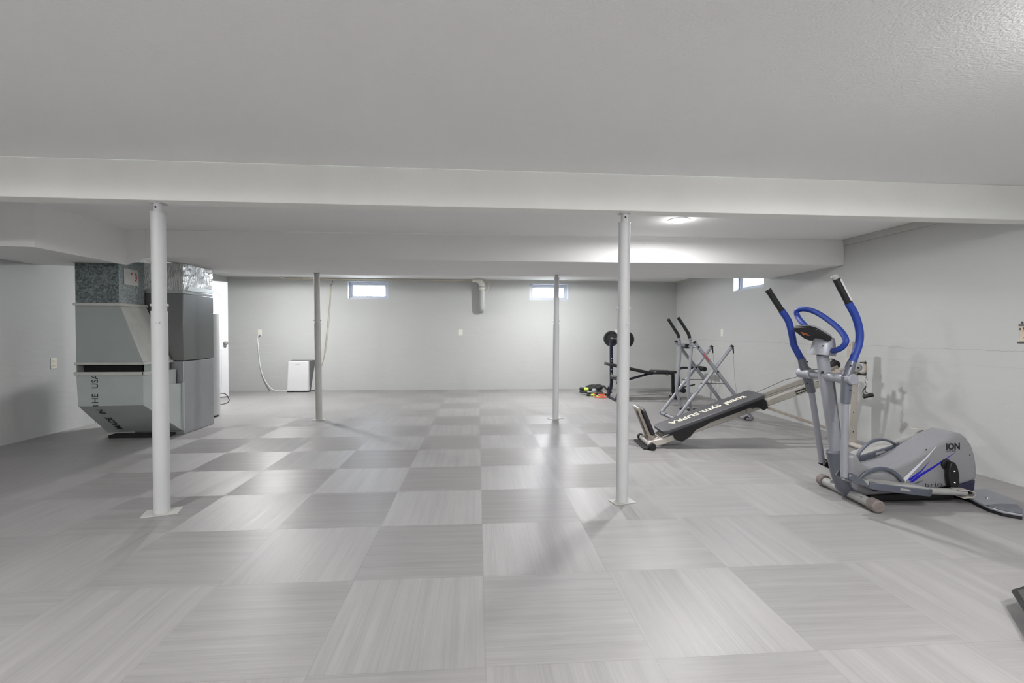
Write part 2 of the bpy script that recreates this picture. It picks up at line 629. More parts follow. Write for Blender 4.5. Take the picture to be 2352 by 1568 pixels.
def lathe(bm, prof, origin, axis, n=28):
    """prof = [(radius, distance along axis)]"""
    o = Vector(origin)
    d = Vector(axis).normalized()
    s, t = frame(d)
    rings = []
    for r, h in prof:
        if r < 1e-6:
            rings.append([bm.verts.new(o + d * h)])
        else:
            rings.append([bm.verts.new(o + d * h + (s * math.cos(2 * PI * i / n) + t * math.sin(2 * PI * i / n)) * r) for i in range(n)])
    for a, b in zip(rings, rings[1:]):
        for i in range(n):
            j = (i + 1) % n
            if len(a) == 1 and len(b) == 1:
                continue
            if len(a) == 1:
                bm.faces.new([a[0], b[j], b[i]])
            elif len(b) == 1:
                bm.faces.new([a[i], a[j], b[0]])
            else:
                bm.faces.new([a[i], a[j], b[j], b[i]])
    if len(rings[0]) > 1:
        bm.faces.new(list(reversed(rings[0])))
    if len(rings[-1]) > 1:
        bm.faces.new(rings[-1])


def cyl(bm, p, q, r, n=24, ch=0.0):
    p, q = Vector(p), Vector(q)
    L = (q - p).length
    if ch > 0:
        pr = [(r - ch, 0), (r, ch), (r, L - ch), (r - ch, L)]
    else:
        pr = [(r, 0), (r, L)]
    lathe(bm, pr, p, q - p, n)


def ball(bm, c, r, sx=1, sy=1, sz=1, seg=14):
    ret = bmesh.ops.create_uvsphere(bm, u_segments=seg, v_segments=seg // 2 + 1, radius=r)
    for v in ret['verts']:
        v.co = Vector((v.co.x * sx + c[0], v.co.y * sy + c[1], v.co.z * sz + c[2]))


def text_bm(s, size, mtx, extrude=0.0006, bold=0.0, sx=1.0):
    cu = bpy.data.curves.new('lettering', 'FONT')
    cu.body = s
    cu.size = size
    cu.extrude = extrude
    cu.offset = bold
    cu.resolution_u = 3
    o = bpy.data.objects.new('lettering', cu)
    COL.objects.link(o)
    dg = bpy.context.evaluated_depsgraph_get()
    me = bpy.data.meshes.new_from_object(o.evaluated_get(dg))
    bm = bmesh.new()
    bm.from_mesh(me)
    bpy.data.objects.remove(o)
    bpy.data.curves.remove(cu)
    bpy.data.meshes.remove(me)
    bm.transform(mtx @ Matrix.Diagonal((sx, 1, 1, 1)))
    return bm


def basis(o, x, y):
    x = Vector(x).normalized()
    y = Vector(y)
    y = (y - x * y.dot(x)).normalized()
    z = x.cross(y)
    m = Matrix((x, y, z)).transposed().to_4x4()
    return Matrix.Translation(o) @ m


# ------------------------------------------------------------------ room shell
XL, XR, YF, YB, ZC = -4.83, 4.17, -3.2, 9.46, 2.235


def struct(name, bm, m, label, **kw):
    o = obj(name, bm, m, **kw)
    return tag(o, label, name.split('_')[0].replace('soffit', 'ceiling'), kind='structure')


bm = nb()
box(bm, (XL - 0.2, YF - 0.2, -0.1), (XR + 0.2, YB + 0.3, 0))
o = struct('floor', bm, 'floor', 'grey vinyl floor of square tiles with alternating grain')
uv = o.data.uv_layers.new(name='UVMap')
for l in o.data.loops:
    c = o.data.vertices[l.vertex_index].co
    uv.data[l.index].uv = (c.x * .1, c.y * .1)
bm = nb()
box(bm, (XL - 0.2, YF - 0.2, ZC), (XR + 0.2, YB + 0.3, ZC + 0.12))
struct('ceiling', bm, 'ceil', 'matte light grey painted ceiling')


def holed(bm, axis, base, thick, lo, hi, holes):
    """wall slab at axis=base..base+thick, spanning lo..hi (a, z) minus rectangular holes (a0, z0, a1, z1)"""
    As = sorted({lo[0], hi[0]} | {h[0] for h in holes} | {h[2] for h in holes})
    Zs = sorted({lo[1], hi[1]} | {h[1] for h in holes} | {h[3] for h in holes})
    for a0, a1 in zip(As, As[1:]):
        for z0, z1 in zip(Zs, Zs[1:]):
            ca, cz = (a0 + a1) / 2, (z0 + z1) / 2
            if any(h[0] < ca < h[2] and h[1] < cz < h[3] for h in holes):
                continue
            if axis == 'y':
                box(bm, (a0, base, z0), (a1, base + thick, z1))
            else:
                box(bm, (base, a0, z0), (base + thick, a1, z1))
    bmesh.ops.remove_doubles(bm, verts=bm.verts, dist=1e-5)
    # drop the internal faces between neighbouring slabs
    seen = {}
    for f in bm.faces:
        seen.setdefault(tuple(sorted(v.index for v in f.verts)), []).append(f)
    bm.verts.index_update()
    seen = {}
    for f in bm.faces:
        seen.setdefault(tuple(sorted(v.index for v in f.verts)), []).append(f)
    dead = [f for fs in seen.values() if len(fs) > 1 for f in fs]
    bmesh.ops.delete(bm, geom=dead, context='FACES')


W1 = (-2.577, 1.825, -1.776, 2.178)
W2 = (1.063, 1.828, 1.875, 2.165)
W3 = (6.487, 1.840, 7.307, 2.165)
bm = nb()
holed(bm, 'y', YB, 0.28, (XL - 0.1, 0.0), (XR + 0.1, ZC), [W1, W2])
struct('wall_back', bm, 'wall_b', 'grey painted concrete wall with two small windows')
bm = nb()
holed(bm, 'x', XR, 0.28, (YF, 0.0), (YB, ZC), [W3])
struct('wall_right', bm, 'wall_r', 'long grey parged wall with a hairline crack')
bm = nb()
box(bm, (XL - 0.12, YF, 0), (XL, 6.24, ZC))
struct('wall_left', bm, 'wall_l', 'grey wall with an outlet beside the ductwork')
bm = nb()
holed(bm, 'x', XL - 0.16, 0.12, (6.24, 0.0), (YB, ZC), [(7.96, 0.0, 8.76, 2.06)])
struct('wall_left.001', bm, 'wall_b', 'grey rear stretch of wall holding the doorway')
bm = nb()
box(bm, (XL - 0.12, YF - 0.12, 0), (XR + 0.1, YF, ZC))
struct('wall_front', bm, 'wall_l', 'grey wall closing the near end of the basement')
# small hall behind the doorway
bm = nb()
box(bm, (XL - 1.4, 7.6, 0.0), (XL - 1.28, 9.2, ZC))
box(bm, (XL - 1.28, 7.6, 0.0), (XL - 0.16, 7.72, ZC))
box(bm, (XL - 1.28, 9.08, 0.0), (XL - 0.16, 9.2, ZC))
struct('wall_hall', bm, 'wall_l', 'grey walls of the small space behind the doorway')
bm = nb()
box(bm, (XL - 1.4, 7.6, -0.1), (XL - 0.2, 9.2, 0.0))
struct('floor_hall', bm, 'soil', 'grey floor behind the doorway')
bm = nb()
box(bm, (XL - 1.4, 7.6, ZC), (XL - 0.2, 9.2, ZC + 0.1))
struct('ceiling_hall', bm, 'ceil', 'ceiling behind the doorway')

# wall trims just under the ceiling
bm = nb()
box(bm, (XR - 0.016, YF, 2.168), (XR, 5.0, ZC))
struct('trim_1', bm, 'trimg', 'narrow grey board along the top of the right wall', bevel=0.003)
bm = nb()
box(bm, (XR - 0.012, 6.45, 2.19), (XR, YB, ZC))
struct('trim_2', bm, 'trimg', 'narrow grey board above the side window', bevel=0.003)
bm = nb()
box(bm, (XL, YB - 0.014, 2.19), (XR - 0.012, YB, ZC))
struct('trim_3', bm, 'trimg', 'narrow grey board along the top of the back wall', bevel=0.003)
bm = nb()
box(bm, (XL - 0.035, 6.24, 0.0), (XL + 0.005, 6.262, 2.1))
struct('trim_4', bm, 'white', 'white corner strip where the left wall ends behind the duct')

# main beam
bm = nb()
box(bm, (XL, 3.065, 1.99), (XR, 3.195, ZC))
o = struct('beam', bm, 'beam', 'boxed white ceiling beam carried by the two front posts', bevel=0.004)
# soffit around the duct trunk
bm = nb()
hexa(bm, [(-3.47, 5.155, 1.948), (4.17, 5.01, 1.948), (4.17, 6.34, 1.945), (-3.24, 6.53, 1.945), (-3.44, 6.36, 1.945)],
     [(-3.47, 5.155, ZC), (4.17, 5.01, ZC), (4.17, 6.34, ZC), (-3.24, 6.53, ZC), (-3.44, 6.36, ZC)])
struct('soffit', bm, 'soffit', 'wide boxed soffit running across the room over the rear posts', bevel=0.004)
bm = nb()
pts = [(-4.83, 4.145, 1.895), (-3.66, 4.145, 1.866), (-3.66, 5.16, 1.864), (-3.69, 5.16, 1.864), (-3.69, 5.06, 1.864), (-4.14, 5.06, 1.872), (-4.14, 5.47, 1.88), (-4.83, 5.50, 1.90)]
hexa(bm, pts, [(p[0], p[1], ZC) for p in pts])
bmesh.ops.triangulate(bm, faces=[f for f in bm.faces if len(f.verts) > 4])
struct('soffit.001', bm, 'soffit', 'lower boxed soffit beside the left wall in front of the ducts')
bm = nb()
hexa(bm, [(-3.66, 5.157, 1.868), (-3.47, 5.155, 1.945), (-3.47, 5.175, 1.945), (-3.66, 5.177, 1.868)],
     [(-3.66, 5.157, ZC), (-3.47, 5.155, ZC), (-3.47, 5.175, ZC), (-3.66, 5.177, ZC)])
struct('soffit.002', bm, 'soffit', 'slanting drywall piece joining the soffits above the duct')


# ------------------------------------------------------------------ windows
def window(name, axis, base, rectw, label, flip=1):
    a0, z0, a1, z1 = rectw

    def P(a, d, z):
        return (a, base + d, z) if axis == 'y' else (base + d, a, z)

    def ring(bm, o, i, d0, d1):
        (p0, q0, p1, q1), (r0, s0, r1, s1) = o, i
        for (u0, v0, u1, v1) in ((p0, q0, p1, s0), (p0, s1, p1, q1), (p0, s0, r0, s1), (r1, s0, p1, s1)):
            box(bm, P(u0, d0, v0), P(u1, d1, v1))
    r0 = thing(name, label, 'window', P((a0 + a1) / 2, 0.1, z0))
    r0['kind'] = 'structure'
    bm = nb()
    ring(bm, (a0, z0, a1, z1), (a0 + .012, z0 + .012, a1 - .012, z1 - .012), 0.0, 0.26)
    obj('jamb', bm, 'vinyl', r0)
    bm = nb()
    ring(bm, (a0 + .012, z0 + .012, a1 - .012, z1 - .012), (a0 + .05, z0 + .042, a1 - .05, z1 - .045), 0.10, 0.17)
    obj('window_frame', bm, 'vinyl', r0, bevel=0.004)
    bm = nb()
    ring(bm, (a0 + .05, z0 + .042, a1 - .05, z1 - .045), (a0 + .085, z0 + .068, a1 - .085, z1 - .075), 0.115, 0.155)
    sash = obj('sash', bm, 'vinyl', r0, bevel=0.004)
    bm = nb()
    box(bm, P((a0 + a1) / 2 - .03, 0.10, z1 - .066), P((a0 + a1) / 2 + .03, 0.115, z1 - .052))
    obj('latch', bm, 'vinyl', sash, bevel=0.002)
    bm = nb()
    box(bm, P(a0 + .08, 0.133, z0 + .062), P(a1 - .08, 0.139, z1 - .07))
    obj('pane', bm, 'glass', r0)
    pd = bpy.data.lights.new('window_portal', 'AREA')     # sampling portal for the sky, gives off no light of its own
    pd.shape = 'RECTANGLE'
    pd.size = a1 - a0
    pd.size_y = z1 - z0
    pd.cycles.is_portal = True
    po = bpy.data.objects.new('window_portal', pd)
    COL.objects.link(po)
    po.location = P((a0 + a1) / 2, 0.27, (z0 + z1) / 2)
    po.rotation_euler = (R(-90), 0, 0) if axis == 'y' else (R(-90), 0, R(-90))
    po.parent = r0
    po.matrix_parent_inverse = r0.matrix_basis.inverted()
    return r0


window('window_1', 'y', YB, W1, 'small white vinyl window with green leaves outside, near the drain pipe')
window('window_2', 'y', YB, W2, 'small white vinyl window partly hidden by a rear post')
window('window_3', 'x', XR, W3, 'small white vinyl window high on the right wall under the soffit')


# ------------------------------------------------------------------ outside the windows
def shrub(name, label, c, rx, ry, rz, n, leafm, leaf=0.045):
    root = thing(name, label, 'shrub', (c[0], c[1], 1.72))
    bm = nb()
    rnd = random.Random(n)
    for k in range(7):
        a = rnd.uniform(0, 2 * PI)
        e = Vector((c[0] + math.cos(a) * rx * .8, c[1] + math.sin(a) * ry * .7, 1.72 + rz * rnd.uniform(1.2, 2)))
        b = Vector((c[0] + rnd.uniform(-.05, .05), c[1], 1.72))
        tube(bm, catmull([b, (b + e) / 2 + Vector((rnd.uniform(-.1, .1), 0, .1)), e], 3), 0.012, 6)
    obj('stems', bm, 'bark', root)
    bm = nb()
    for k in range(n):
        while True:
            p = Vector((rnd.uniform(-1, 1), rnd.uniform(-1, 1), rnd.uniform(-1, 1)))
            if 0.25 < p.length < 1:
                break
        p = Vector((c[0] + p.x * rx, c[1] + p.y * ry, 1.78 + rz + p.z * rz))
        d = Vector((rnd.uniform(-1, 1), rnd.uniform(-1, 1), rnd.uniform(-.6, .8))).normalized()
        s, t = frame(d)
        w = leaf * 0.45
        v = [bm.verts.new(q) for q in (p, p + d * leaf * .5 + s * w + t * .008, p + d * leaf, p + d * leaf * .5 - s * w + t * .008)]
        bm.faces.new(v)
    o = obj('leaves', bm, leafm, root)
    o['kind'] = 'stuff'


bm = nb()
box(bm, (-9, YB + 0.28, 1.6), (9, 16, 1.72))
box(bm, (XR + 0.28, -2, 1.6), (9, YB + 0.28, 1.72))
tag(obj('ground', bm, 'soil'), 'pale ground outside the small windows', 'ground', kind='structure')
shrub('shrub', 'light green leafy shrub outside the window left of the drain pipe', (-2.75, 11.3, 0), 1.2, .5, .45, 900, 'leaf')
shrub('shrub', 'reddish leafy shrub outside the side window', (6.2, 8.2, 0), .6, .9, .5, 700, 'leaf_pink')


# ------------------------------------------------------------------ posts
def post(x, y, top, label, lower, upper, split, stub, m='post', lean=(0, 0), plate=(.2, .13, 0.3)):
    r = thing('support_post', label, 'post', (x, y, 0), 0, 'adjustable steel posts under the beams')
    lx, ly = lean

    def at(z):
        return Vector((x + lx * z / top, y + ly * z / top, z))
    bm = nb()
    pts = [(plate[0] / 2, -plate[1] / 2), (plate[0] / 2, plate[1] / 2), (-plate[0] / 2, plate[1] / 2), (-plate[0] / 2, -plate[1] / 2)]
    c, s = math.cos(plate[2]), math.sin(plate[2])
    pts = [(x + a * c - b * s, y + a * s + b * c) for a, b in pts]
    prism(bm, pts, 'z', 0.0, 0.006)
    obj('base_plate', bm, 'trimg', r, bevel=0.001)
    bm = nb()
    cyl(bm, at(0.006), at(split), lower, 28)
    obj('lower_tube', bm, m, r, smooth=True)
    bm = nb()
    cyl(bm, at(split - 0.01), at(top - stub), upper, 28)
    cyl(bm, at(top - stub), at(top - stub + 0.006), upper + .003, 28)
    obj('upper_tube', bm, m, r, smooth=True)
    bm = nb()
    cyl(bm, at(top - stub), at(top - 0.004), upper * .6, 20)
    obj('screw_jack', bm, m, r, smooth=True)
    bm = nb()
    box(bm, (x + lx - upper * .9, y + ly - upper * .9, top - .006), (x + lx + upper * .9, y + ly + upper * .9, top))
    obj('top_plate', bm, m, r)
    bm = nb()
    a = at(split + 0.04)
    cyl(bm, a + Vector((-lower - .008, 0, 0)), a + Vector((lower + .008, 0, 0)), 0.008, 10)
    obj('locking_pin', bm, m, r, smooth=True)
    bm = nb()
    for dz in (-0.07,):
        a = at(split + dz)
        lathe(bm, [(0.009, 0), (0.012, 0.001), (0.009, 0.003)], a + Vector((0.015, -lower + .001, 0)), (0.2, -1, 0), 12)
    obj('knockout', bm, m, r, smooth=True)
    if stub > 0.05:
        bm = nb()
        a = at(top - stub * .45)
        lathe(bm, [(0.006, 0), (0.006, 0.002)], a + Vector((0.0, -upper * .6 + .0005, 0)), (0, -1, 0), 12)
        obj('jack_hole', bm, 'hole', r)
    return r


post(-2.032, 3.136, 1.99, 'bright white steel post standing in front of the ducts and furnace', .0455, .041, 1.30, .068)
post(1.003, 3.126, 1.99, 'white steel post under the beam, in front of the weight bench', .0415, .0385, 1.30, .072, plate=(.16, .10, .25))
post(-2.093, 6.308, 1.946, 'grey steel post standing between the dehumidifier and the green window', .041, .036, 1.28, .012, m='post_g', lean=(-.02, 0), plate=(.16, .1, .2))
post(1.061, 6.214, 1.946, 'white steel post standing in front of the back window with plain bright panes', .041, .036, 1.28, .04, lean=(.006, 0), plate=(.2, .12, .6))


# ------------------------------------------------------------------ ceiling lamps
def lamp(x, y, label, power=LAMP_W, side=.62, glow=.05, z=ZC):
    r = thing('ceiling_light', label, 'light', (x, y, z - .02), 0, 'round recessed ceiling lights')
    bm = nb()
    lathe(bm, [(.060, 0), (.064, .010), (.095, .006), (.097, 0), (.094, -.002)], (x, y, z - .0005), (0, 0, -1), 40)
    obj('trim_ring', bm, 'white', r, smooth=True)
    bm = nb()
    lathe(bm, [(.078, 0), (.076, .012), (.055, .022), (.02, .027), (0, .028)], (x, y, z - .001), (0, 0, -1), 32)
    obj('lens', bm, 'lens', r, smooth=True)
    for typ, k, dz in (('AREA', .42, -.032), ('SPOT', side, -.055), ('POINT', glow, -.07)):   # diffuser, sideways spill, glow round the fitting
        ld = bpy.data.lights.new('lamp_light', typ)
        if typ == 'AREA':
            ld.shape = 'DISK'
            ld.size = 0.13
        else:
            ld.shadow_soft_size = 0.055
        if typ == 'SPOT':
            ld.spot_size = R(179)
            ld.spot_blend = 0.10
        ld.energy = power * k
        ld.color = (1.0, 0.99, 0.985)
        lo = bpy.data.objects.new('lamp_light', ld)
        COL.objects.link(lo)
        lo.parent = r
        lo.location = (0, 0, dz)
    return r


lamp(1.89, 4.25, 'lit round ceiling light between the beam and the wide soffit', LAMP_W * .85, .11, .02)
lamp(1.8, 0.35, 'lit round ceiling light over the near right of the room', LAMP_W * .6)
lamp(2.12, 1.12, 'lit round ceiling light close to the near right wall', LAMP_W * .35, .45, .35)
lamp(-2.42, 0.35, 'lit round ceiling light over the near left of the room', LAMP_W)
lamp(1.35, 7.8, 'lit round ceiling light hidden behind the soffit near the weight bench')
lamp(-3.35, 7.65, 'lit round ceiling light hidden behind the soffit near the open door')
lamp(-0.3, -1.8, 'added unseen fill light on the ceiling at the near end of the room')  # out of view, added only to brighten the room


# ------------------------------------------------------------------ furnace and ducts
r = thing('furnace', 'grey sheet metal furnace cabinet with charcoal upper half beside the duct', 'furnace', (-3.6, 5.8, 0))
bm = nb()
box(bm, (-3.86, 5.52, 0.0), (-3.325, 6.12, 0.83))
obj('lower_cabinet', bm, 'furn_gray', r, bevel=0.006)
bm = nb()
box(bm, (-3.862, 5.518, 0.838), (-3.322, 6.125, 1.60))
obj('upper_cabinet', bm, 'furn_dark', r, bevel=0.006)
bm = nb()
box(bm, (-3.86, 5.525, 1.60), (-3.327, 6.12, 1.635))
obj('top_flange', bm, 'sheet', r, bevel=0.003)
bm = nb()
for y, z in ((5.62, .44), (5.9, .45), (6.08, .47), (6.08, .26)):
    lathe(bm, [(.006, 0), (.005, .002)], (-3.3245, y, z), (1, 0, 0), 10)
obj('screws', bm, 'furn_dark', r)

r = thing('supply_duct', 'shiny foil wrapped supply duct rising from the top of the furnace', 'duct', (-3.6, 5.8, 1.635))
bm = nb()
prof = []
for x0, y0, x1, y1 in ((-3.84, 5.55, -3.335, 5.55), (-3.335, 5.55, -3.335, 6.13), (-3.335, 6.13, -3.84, 6.13), (-3.84, 6.13, -3.84, 5.55)):
    for k in range(10):
        t = k / 10
        prof.append((x0 + (x1 - x0) * t, y0 + (y1 - y0) * t))
rnd = random.Random(3)
rings = []
nz = 9
for j in range(nz):
    z = 1.637 + (1.942 - 1.637) * j / (nz - 1)
    rings.append([bm.verts.new((px + rnd.uniform(-.006, .006), py + rnd.uniform(-.006, .006), z)) for px, py in prof])
for a, b in zip(rings, rings[1:]):
    for i in range(len(prof)):
        bm.faces.new([a[i], a[(i + 1) % len(prof)], b[(i + 1) % len(prof)], b[i]])
bm.faces.new(rings[-1])
bm.faces.new(list(reversed(rings[0])))
obj('foil_wrap', bm, 'foil', r)
bm = nb()
hexa(bm, [(-3.322, 5.60, 1.640), (-3.322, 6.12, 1.645), (-3.326, 6.12, 1.645), (-3.326, 5.60, 1.640)],
     [(-3.322, 5.63, 1.690), (-3.322, 6.13, 1.690), (-3.326, 6.13, 1.690), (-3.326, 5.63, 1.690)])
obj('tape', bm, 'tape', r)

r = thing('return_duct', 'large galvanised return air duct with a slanted boot, against the left wall', 'duct', (-3.85, 5.3, 0))
bm = nb()   # spangled plenum: one folded shell, shade on its front put into the darker zinc colour
box(bm, (-4.125, 5.10, 1.455), (-3.70, 5.47, 2.2))
pl = obj('plenum', bm, ['galv_shade', 'galv'], r, bevel=0.003)
for p in pl.data.polygons:
    if abs(p.normal.x) > 0.9:
        p.material_index = 1
bm = nb()
box(bm, (-3.698, 5.165, 1.66), (-3.690, 5.37, 1.83))
c = obj('access_patch', bm, 'sheet_side', r, bevel=0.002)
bm = text_bm('ADP', 0.05, basis((-3.6892, 5.345, 1.70), (0, 0, 1), (0, -1, 0)), bold=0.001)
lathe(bm, [(.012, 0), (.012, .001)], (-3.6898, 5.265, 1.785), (1, 0, 0), 16)
obj('red_stamp', bm, 'red', c)
bm = nb()   # flange between plenum and transition
box(bm, (-4.14, 5.085, 1.432), (-3.672, 5.485, 1.462))
obj('collar', bm, 'sheet_side', r, bevel=0.004)
bm = nb()   # transition widening downward
hexa(bm, [(-4.128, 5.10, .84), (-3.467, 5.10, .84), (-3.44, 5.50, .84), (-4.128, 5.50, .84)],
     [(-4.128, 5.10, 1.435), (-3.69, 5.10, 1.435), (-3.685, 5.475, 1.435), (-4.128, 5.475, 1.435)])
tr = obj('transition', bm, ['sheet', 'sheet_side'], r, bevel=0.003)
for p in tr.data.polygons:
    if p.normal.x > 0.6:  # light on the slanted side put into a paler sheet colour
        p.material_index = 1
bm = nb()
hexa(bm, [(-4.14, 5.088, .822), (-3.452, 5.088, .822), (-3.425, 5.515, .822), (-4.14, 5.515, .822)],
     [(-4.14, 5.088, .848), (-3.458, 5.088, .848), (-3.430, 5.515, .848), (-4.14, 5.515, .848)])
obj('collar', bm, 'sheet_side', r, bevel=0.004)
bm = nb()   # open filter slot: dark recess set back between the two flanges
hexa(bm, [(-4.10, 5.16, .745), (-3.52, 5.16, .745), (-3.47, 5.49, .745), (-4.10, 5.49, .745)],
     [(-4.10, 5.16, .822), (-3.52, 5.16, .822), (-3.47, 5.49, .822), (-4.10, 5.49, .822)])
obj('filter_slot', bm, 'hole', r)
bm = nb()
hexa(bm, [(-3.478, 5.12, .745), (-3.455, 5.49, .745), (-3.450, 5.49, .745), (-3.472, 5.12, .745)],
     [(-3.478, 5.12, .822), (-3.455, 5.49, .822), (-3.450, 5.49, .822), (-3.472, 5.12, .822)])
box(bm, (-4.128, 5.10, .745), (-4.118, 5.49, .822))
obj('slot_frame', bm, 'sheet', r)
bm = nb()   # boot: straight upper part, slanted bottom leading to the furnace
Lx, Ln = -4.118, -3.475
A = [(-4.112, 5.10, .388), (-3.476, 5.10, .400), (-3.385, 5.34, .165), (-3.36, 5.40, .075), (-4.118, 5.46, .06)]
vb = {}


def V(p):
    return bm.verts.new(p)


f0 = V((-4.112, 5.10, .392)); f1 = V((-3.475, 5.10, .400)); f2 = V((-3.475, 5.10, .745)); f3 = V((-4.130, 5.10, .745))
b0 = V((-4.118, 5.49, .035)); b1 = V((-3.335, 5.49, .055)); b2 = V((-3.389, 5.49, .745)); b4 = V((-3.389, 5.49, .585)); b3 = V((-4.130, 5.49, .745))
s0 = V((-3.389, 5.34, .745)); s1 = V((-3.389, 5.34, .585)); s2 = V((-3.335, 5.49, .585))
bm.faces.new([f0, f1, f2, f3])
bm.faces.new([f0, b0, b1, f1])
bm.faces.new([f3, f2, s0, b2, b3])
bm.faces.new([f0, f3, b3, b0])
bm.faces.new([f1, b1, s2, s1, s0, f2])
bm.faces.new([s1, s2, b4])
bm.faces.new([s0, s1, b4, b2])
bm.faces.new([b0, b3, b2, b4, s2, b1])
bo = obj('boot', bm, 'sheet_low', r)
bm = nb()
hexa(bm, [(-4.142, 5.086, .712), (-3.458, 5.086, .712), (-3.452, 5.10, .712), (-4.142, 5.10, .712)],
     [(-4.142, 5.086, .748), (-3.458, 5.086, .748), (-3.452, 5.10, .748), (-4.142, 5.10, .748)])
hexa(bm, [(-3.474, 5.086, .712), (-3.462, 5.086, .712), (-3.405, 5.335, .712), (-3.417, 5.335, .712)],
     [(-3.474, 5.086, .748), (-3.462, 5.086, .748), (-3.405, 5.335, .748), (-3.417, 5.335, .748)])
obj('flange', bm, 'sheet_side', r, bevel=0.002)
bm = nb()
box(bm, (-3.334, 5.492, .05), (-3.312, 5.512, .59))
for z in (.12, .22, .33, .44, .55):
    lathe(bm, [(.006, 0), (.004, .003)], (-3.323, 5.4925, z), (0, -1, 0), 10)
obj('connecting_flange', bm, 'sheet_low', r)
up = Vector((0, -0.39, 0.357)).normalized()
for wd, z0 in (('THE', .372), ('USA', .575)):
    bm = text_bm(wd, 0.088, basis((-3.918, 5.0990, z0), (0, 0, 1), (-1, 0, 0)), bold=0.0005, sx=.93)
    bmesh.ops.delete(bm, geom=[v for v in bm.verts if v.co.z > .7115], context='VERTS')
    bmesh.ops.delete(bm, geom=[v for v in bm.verts if v.co.z < .392], context='VERTS')
    obj('stencil_print', bm, 'ink', bo)
for wd, back in (('MADE', .45), ('IN', .15)):
    bm = text_bm(wd, 0.088, basis(Vector((-3.918, 5.10, .392)) - up * back + Vector((0, -.001, -.001)), up, (-1, 0, 0)), bold=0.0015, sx=1.0)
    obj('stencil_print', bm, 'ink', bo)

bm = nb()
box(bm, (-4.02, 5.36, 0.0), (-3.40, 5.49, .034))
tag(obj('rubber_block', bm, 'blackrub', bevel=0.004), 'low black rubber block on the floor under the slanted duct boot', 'block')

r = thing('water_tank', 'tall pale grey cylinder tank standing behind the furnace', 'water heater', (-3.80, 6.62, 0))
bm = nb()
cyl(bm, (-3.80, 6.62, 0.02), (-3.80, 6.62, 1.42), .255, 48, .012)
obj('tank_shell', bm, 'tank', r, smooth=True)
bm = nb()
cyl(bm, (-3.80, 6.62, 0.0), (-3.80, 6.62, .02), .23, 40)
obj('base_ring', bm, 'black', r, smooth=True)
bm = nb()
tube(bm, catmull([(-3.62, 6.80, .30), (-3.57, 6.86, .28), (-3.53, 6.88, .20), (-3.56, 6.88, .15), (-3.62, 6.80, .14)], 6), .006, 8)
obj('cable', bm, 'cord_b', r, smooth=True)

# ------------------------------------------------------------------ open door leaf
hinge = Vector((-4.86, 7.99, 0))
free = Vector((-4.435, 8.627, 0))
ax = (free - hinge).normalized()
ang = math.atan2(ax.y, ax.x)
r = thing('door_1', 'white panelled door standing ajar behind the tank', 'door', hinge, ang)
r['kind'] = 'structure'
bm = nb()
box(bm, (0, -.0175, .015), (.76, .0175, 2.045))
leaf = obj('door_leaf', bm, 'door', r, bevel=0.002, local=True)
# raised mouldings of the arched two-panel face (camera side is local -y)


def moulding(pts):
    bm = nb()
    tube(bm, [(p[0], -.0175, p[1]) for p in pts], .008, 8, closed=True)
    return bm


arch = [(.12, 1.02), (.64, 1.02), (.64, 1.80)] + [(.64 - .52 * t, 1.80 + .10 * math.sin(PI * t)) for t in (.15, .3, .5, .7, .85)] + [(.12, 1.80)]
obj('panel_moulding', moulding(arch), 'door', leaf, local=True)
obj('panel_moulding', moulding([(.12, .22), (.64, .22), (.64, .84), (.12, .84)]), 'door', leaf, local=True)
bm = nb()
for s in (-1, 1):
    lathe(bm, [(.03, 0), (.03, .006), (.012, .010), (.011, .03), (.026, .038), (.03, .052), (.022, .064), (0, .066)], (.70, s * .0175, .96), (0, s, 0), 24)
box(bm, (.758, -.012, .93), (.762, .012, .99))
obj('door_knob', bm, 'steel', leaf, smooth=True, local=True)
bm = nb()
lathe(bm, [(.022, 0), (.022, .004), (.018, .006)], (.70, -.0175, .90), (0, -1, 0), 20)
obj('lock_plate', bm, 'steel', leaf, smooth=True, local=True)


# ------------------------------------------------------------------ dehumidifier
r = thing('dehumidifier', 'white upright dehumidifier with grey sides standing against the back wall', 'dehumidifier', (-3.44, 9.32, 0))
bm = nb()
hexa(bm, [(-3.655, 9.20, .02), (-3.265, 9.20, .02), (-3.245, 9.255, .02), (-3.66, 9.255, .02)],
     [(-3.625, 9.20, .595), (-3.262, 9.20, .595), (-3.235, 9.225, .605), (-3.63, 9.225, .605)])
obj('front_shell', bm, 'white', r, bevel=0.012, seg=3)
bm = nb()
hexa(bm, [(-3.65, 9.257, .02), (-3.245, 9.257, .02), (-3.235, 9.29, .02), (-3.655, 9.29, .02)],
     [(-3.61, 9.228, .605), (-3.236, 9.228, .605), (-3.185, 9.42, .612), (-3.63, 9.42, .612)])
obj('side_band', bm, 'furn_dark', r, bevel=0.002)
bm = nb()
hexa(bm, [(-3.655, 9.292, .02), (-3.235, 9.292, .02), (-3.185, 9.42, .02), (-3.655, 9.42, .02)],
     [(-3.63, 9.415, .602), (-3.189, 9.415, .602), (-3.185, 9.422, .604), (-3.63, 9.422, .604)])
obj('rear_shell', bm, 'white', r, bevel=0.002)
bm = nb()
for x in (-3.60, -3.30):
    box(bm, (x - .05, 9.21, 0), (x + .05, 9.40, .02))
obj('feet', bm, 'black', r)
bm = nb()
for k, w in enumerate((.008, .014, .010, .012, .016)):
    box(bm, (-3.495 + k * .019, 9.1985, .535), (-3.495 + k * .019 + w, 9.2, .545))
obj('badge', bm, 'silver', r)


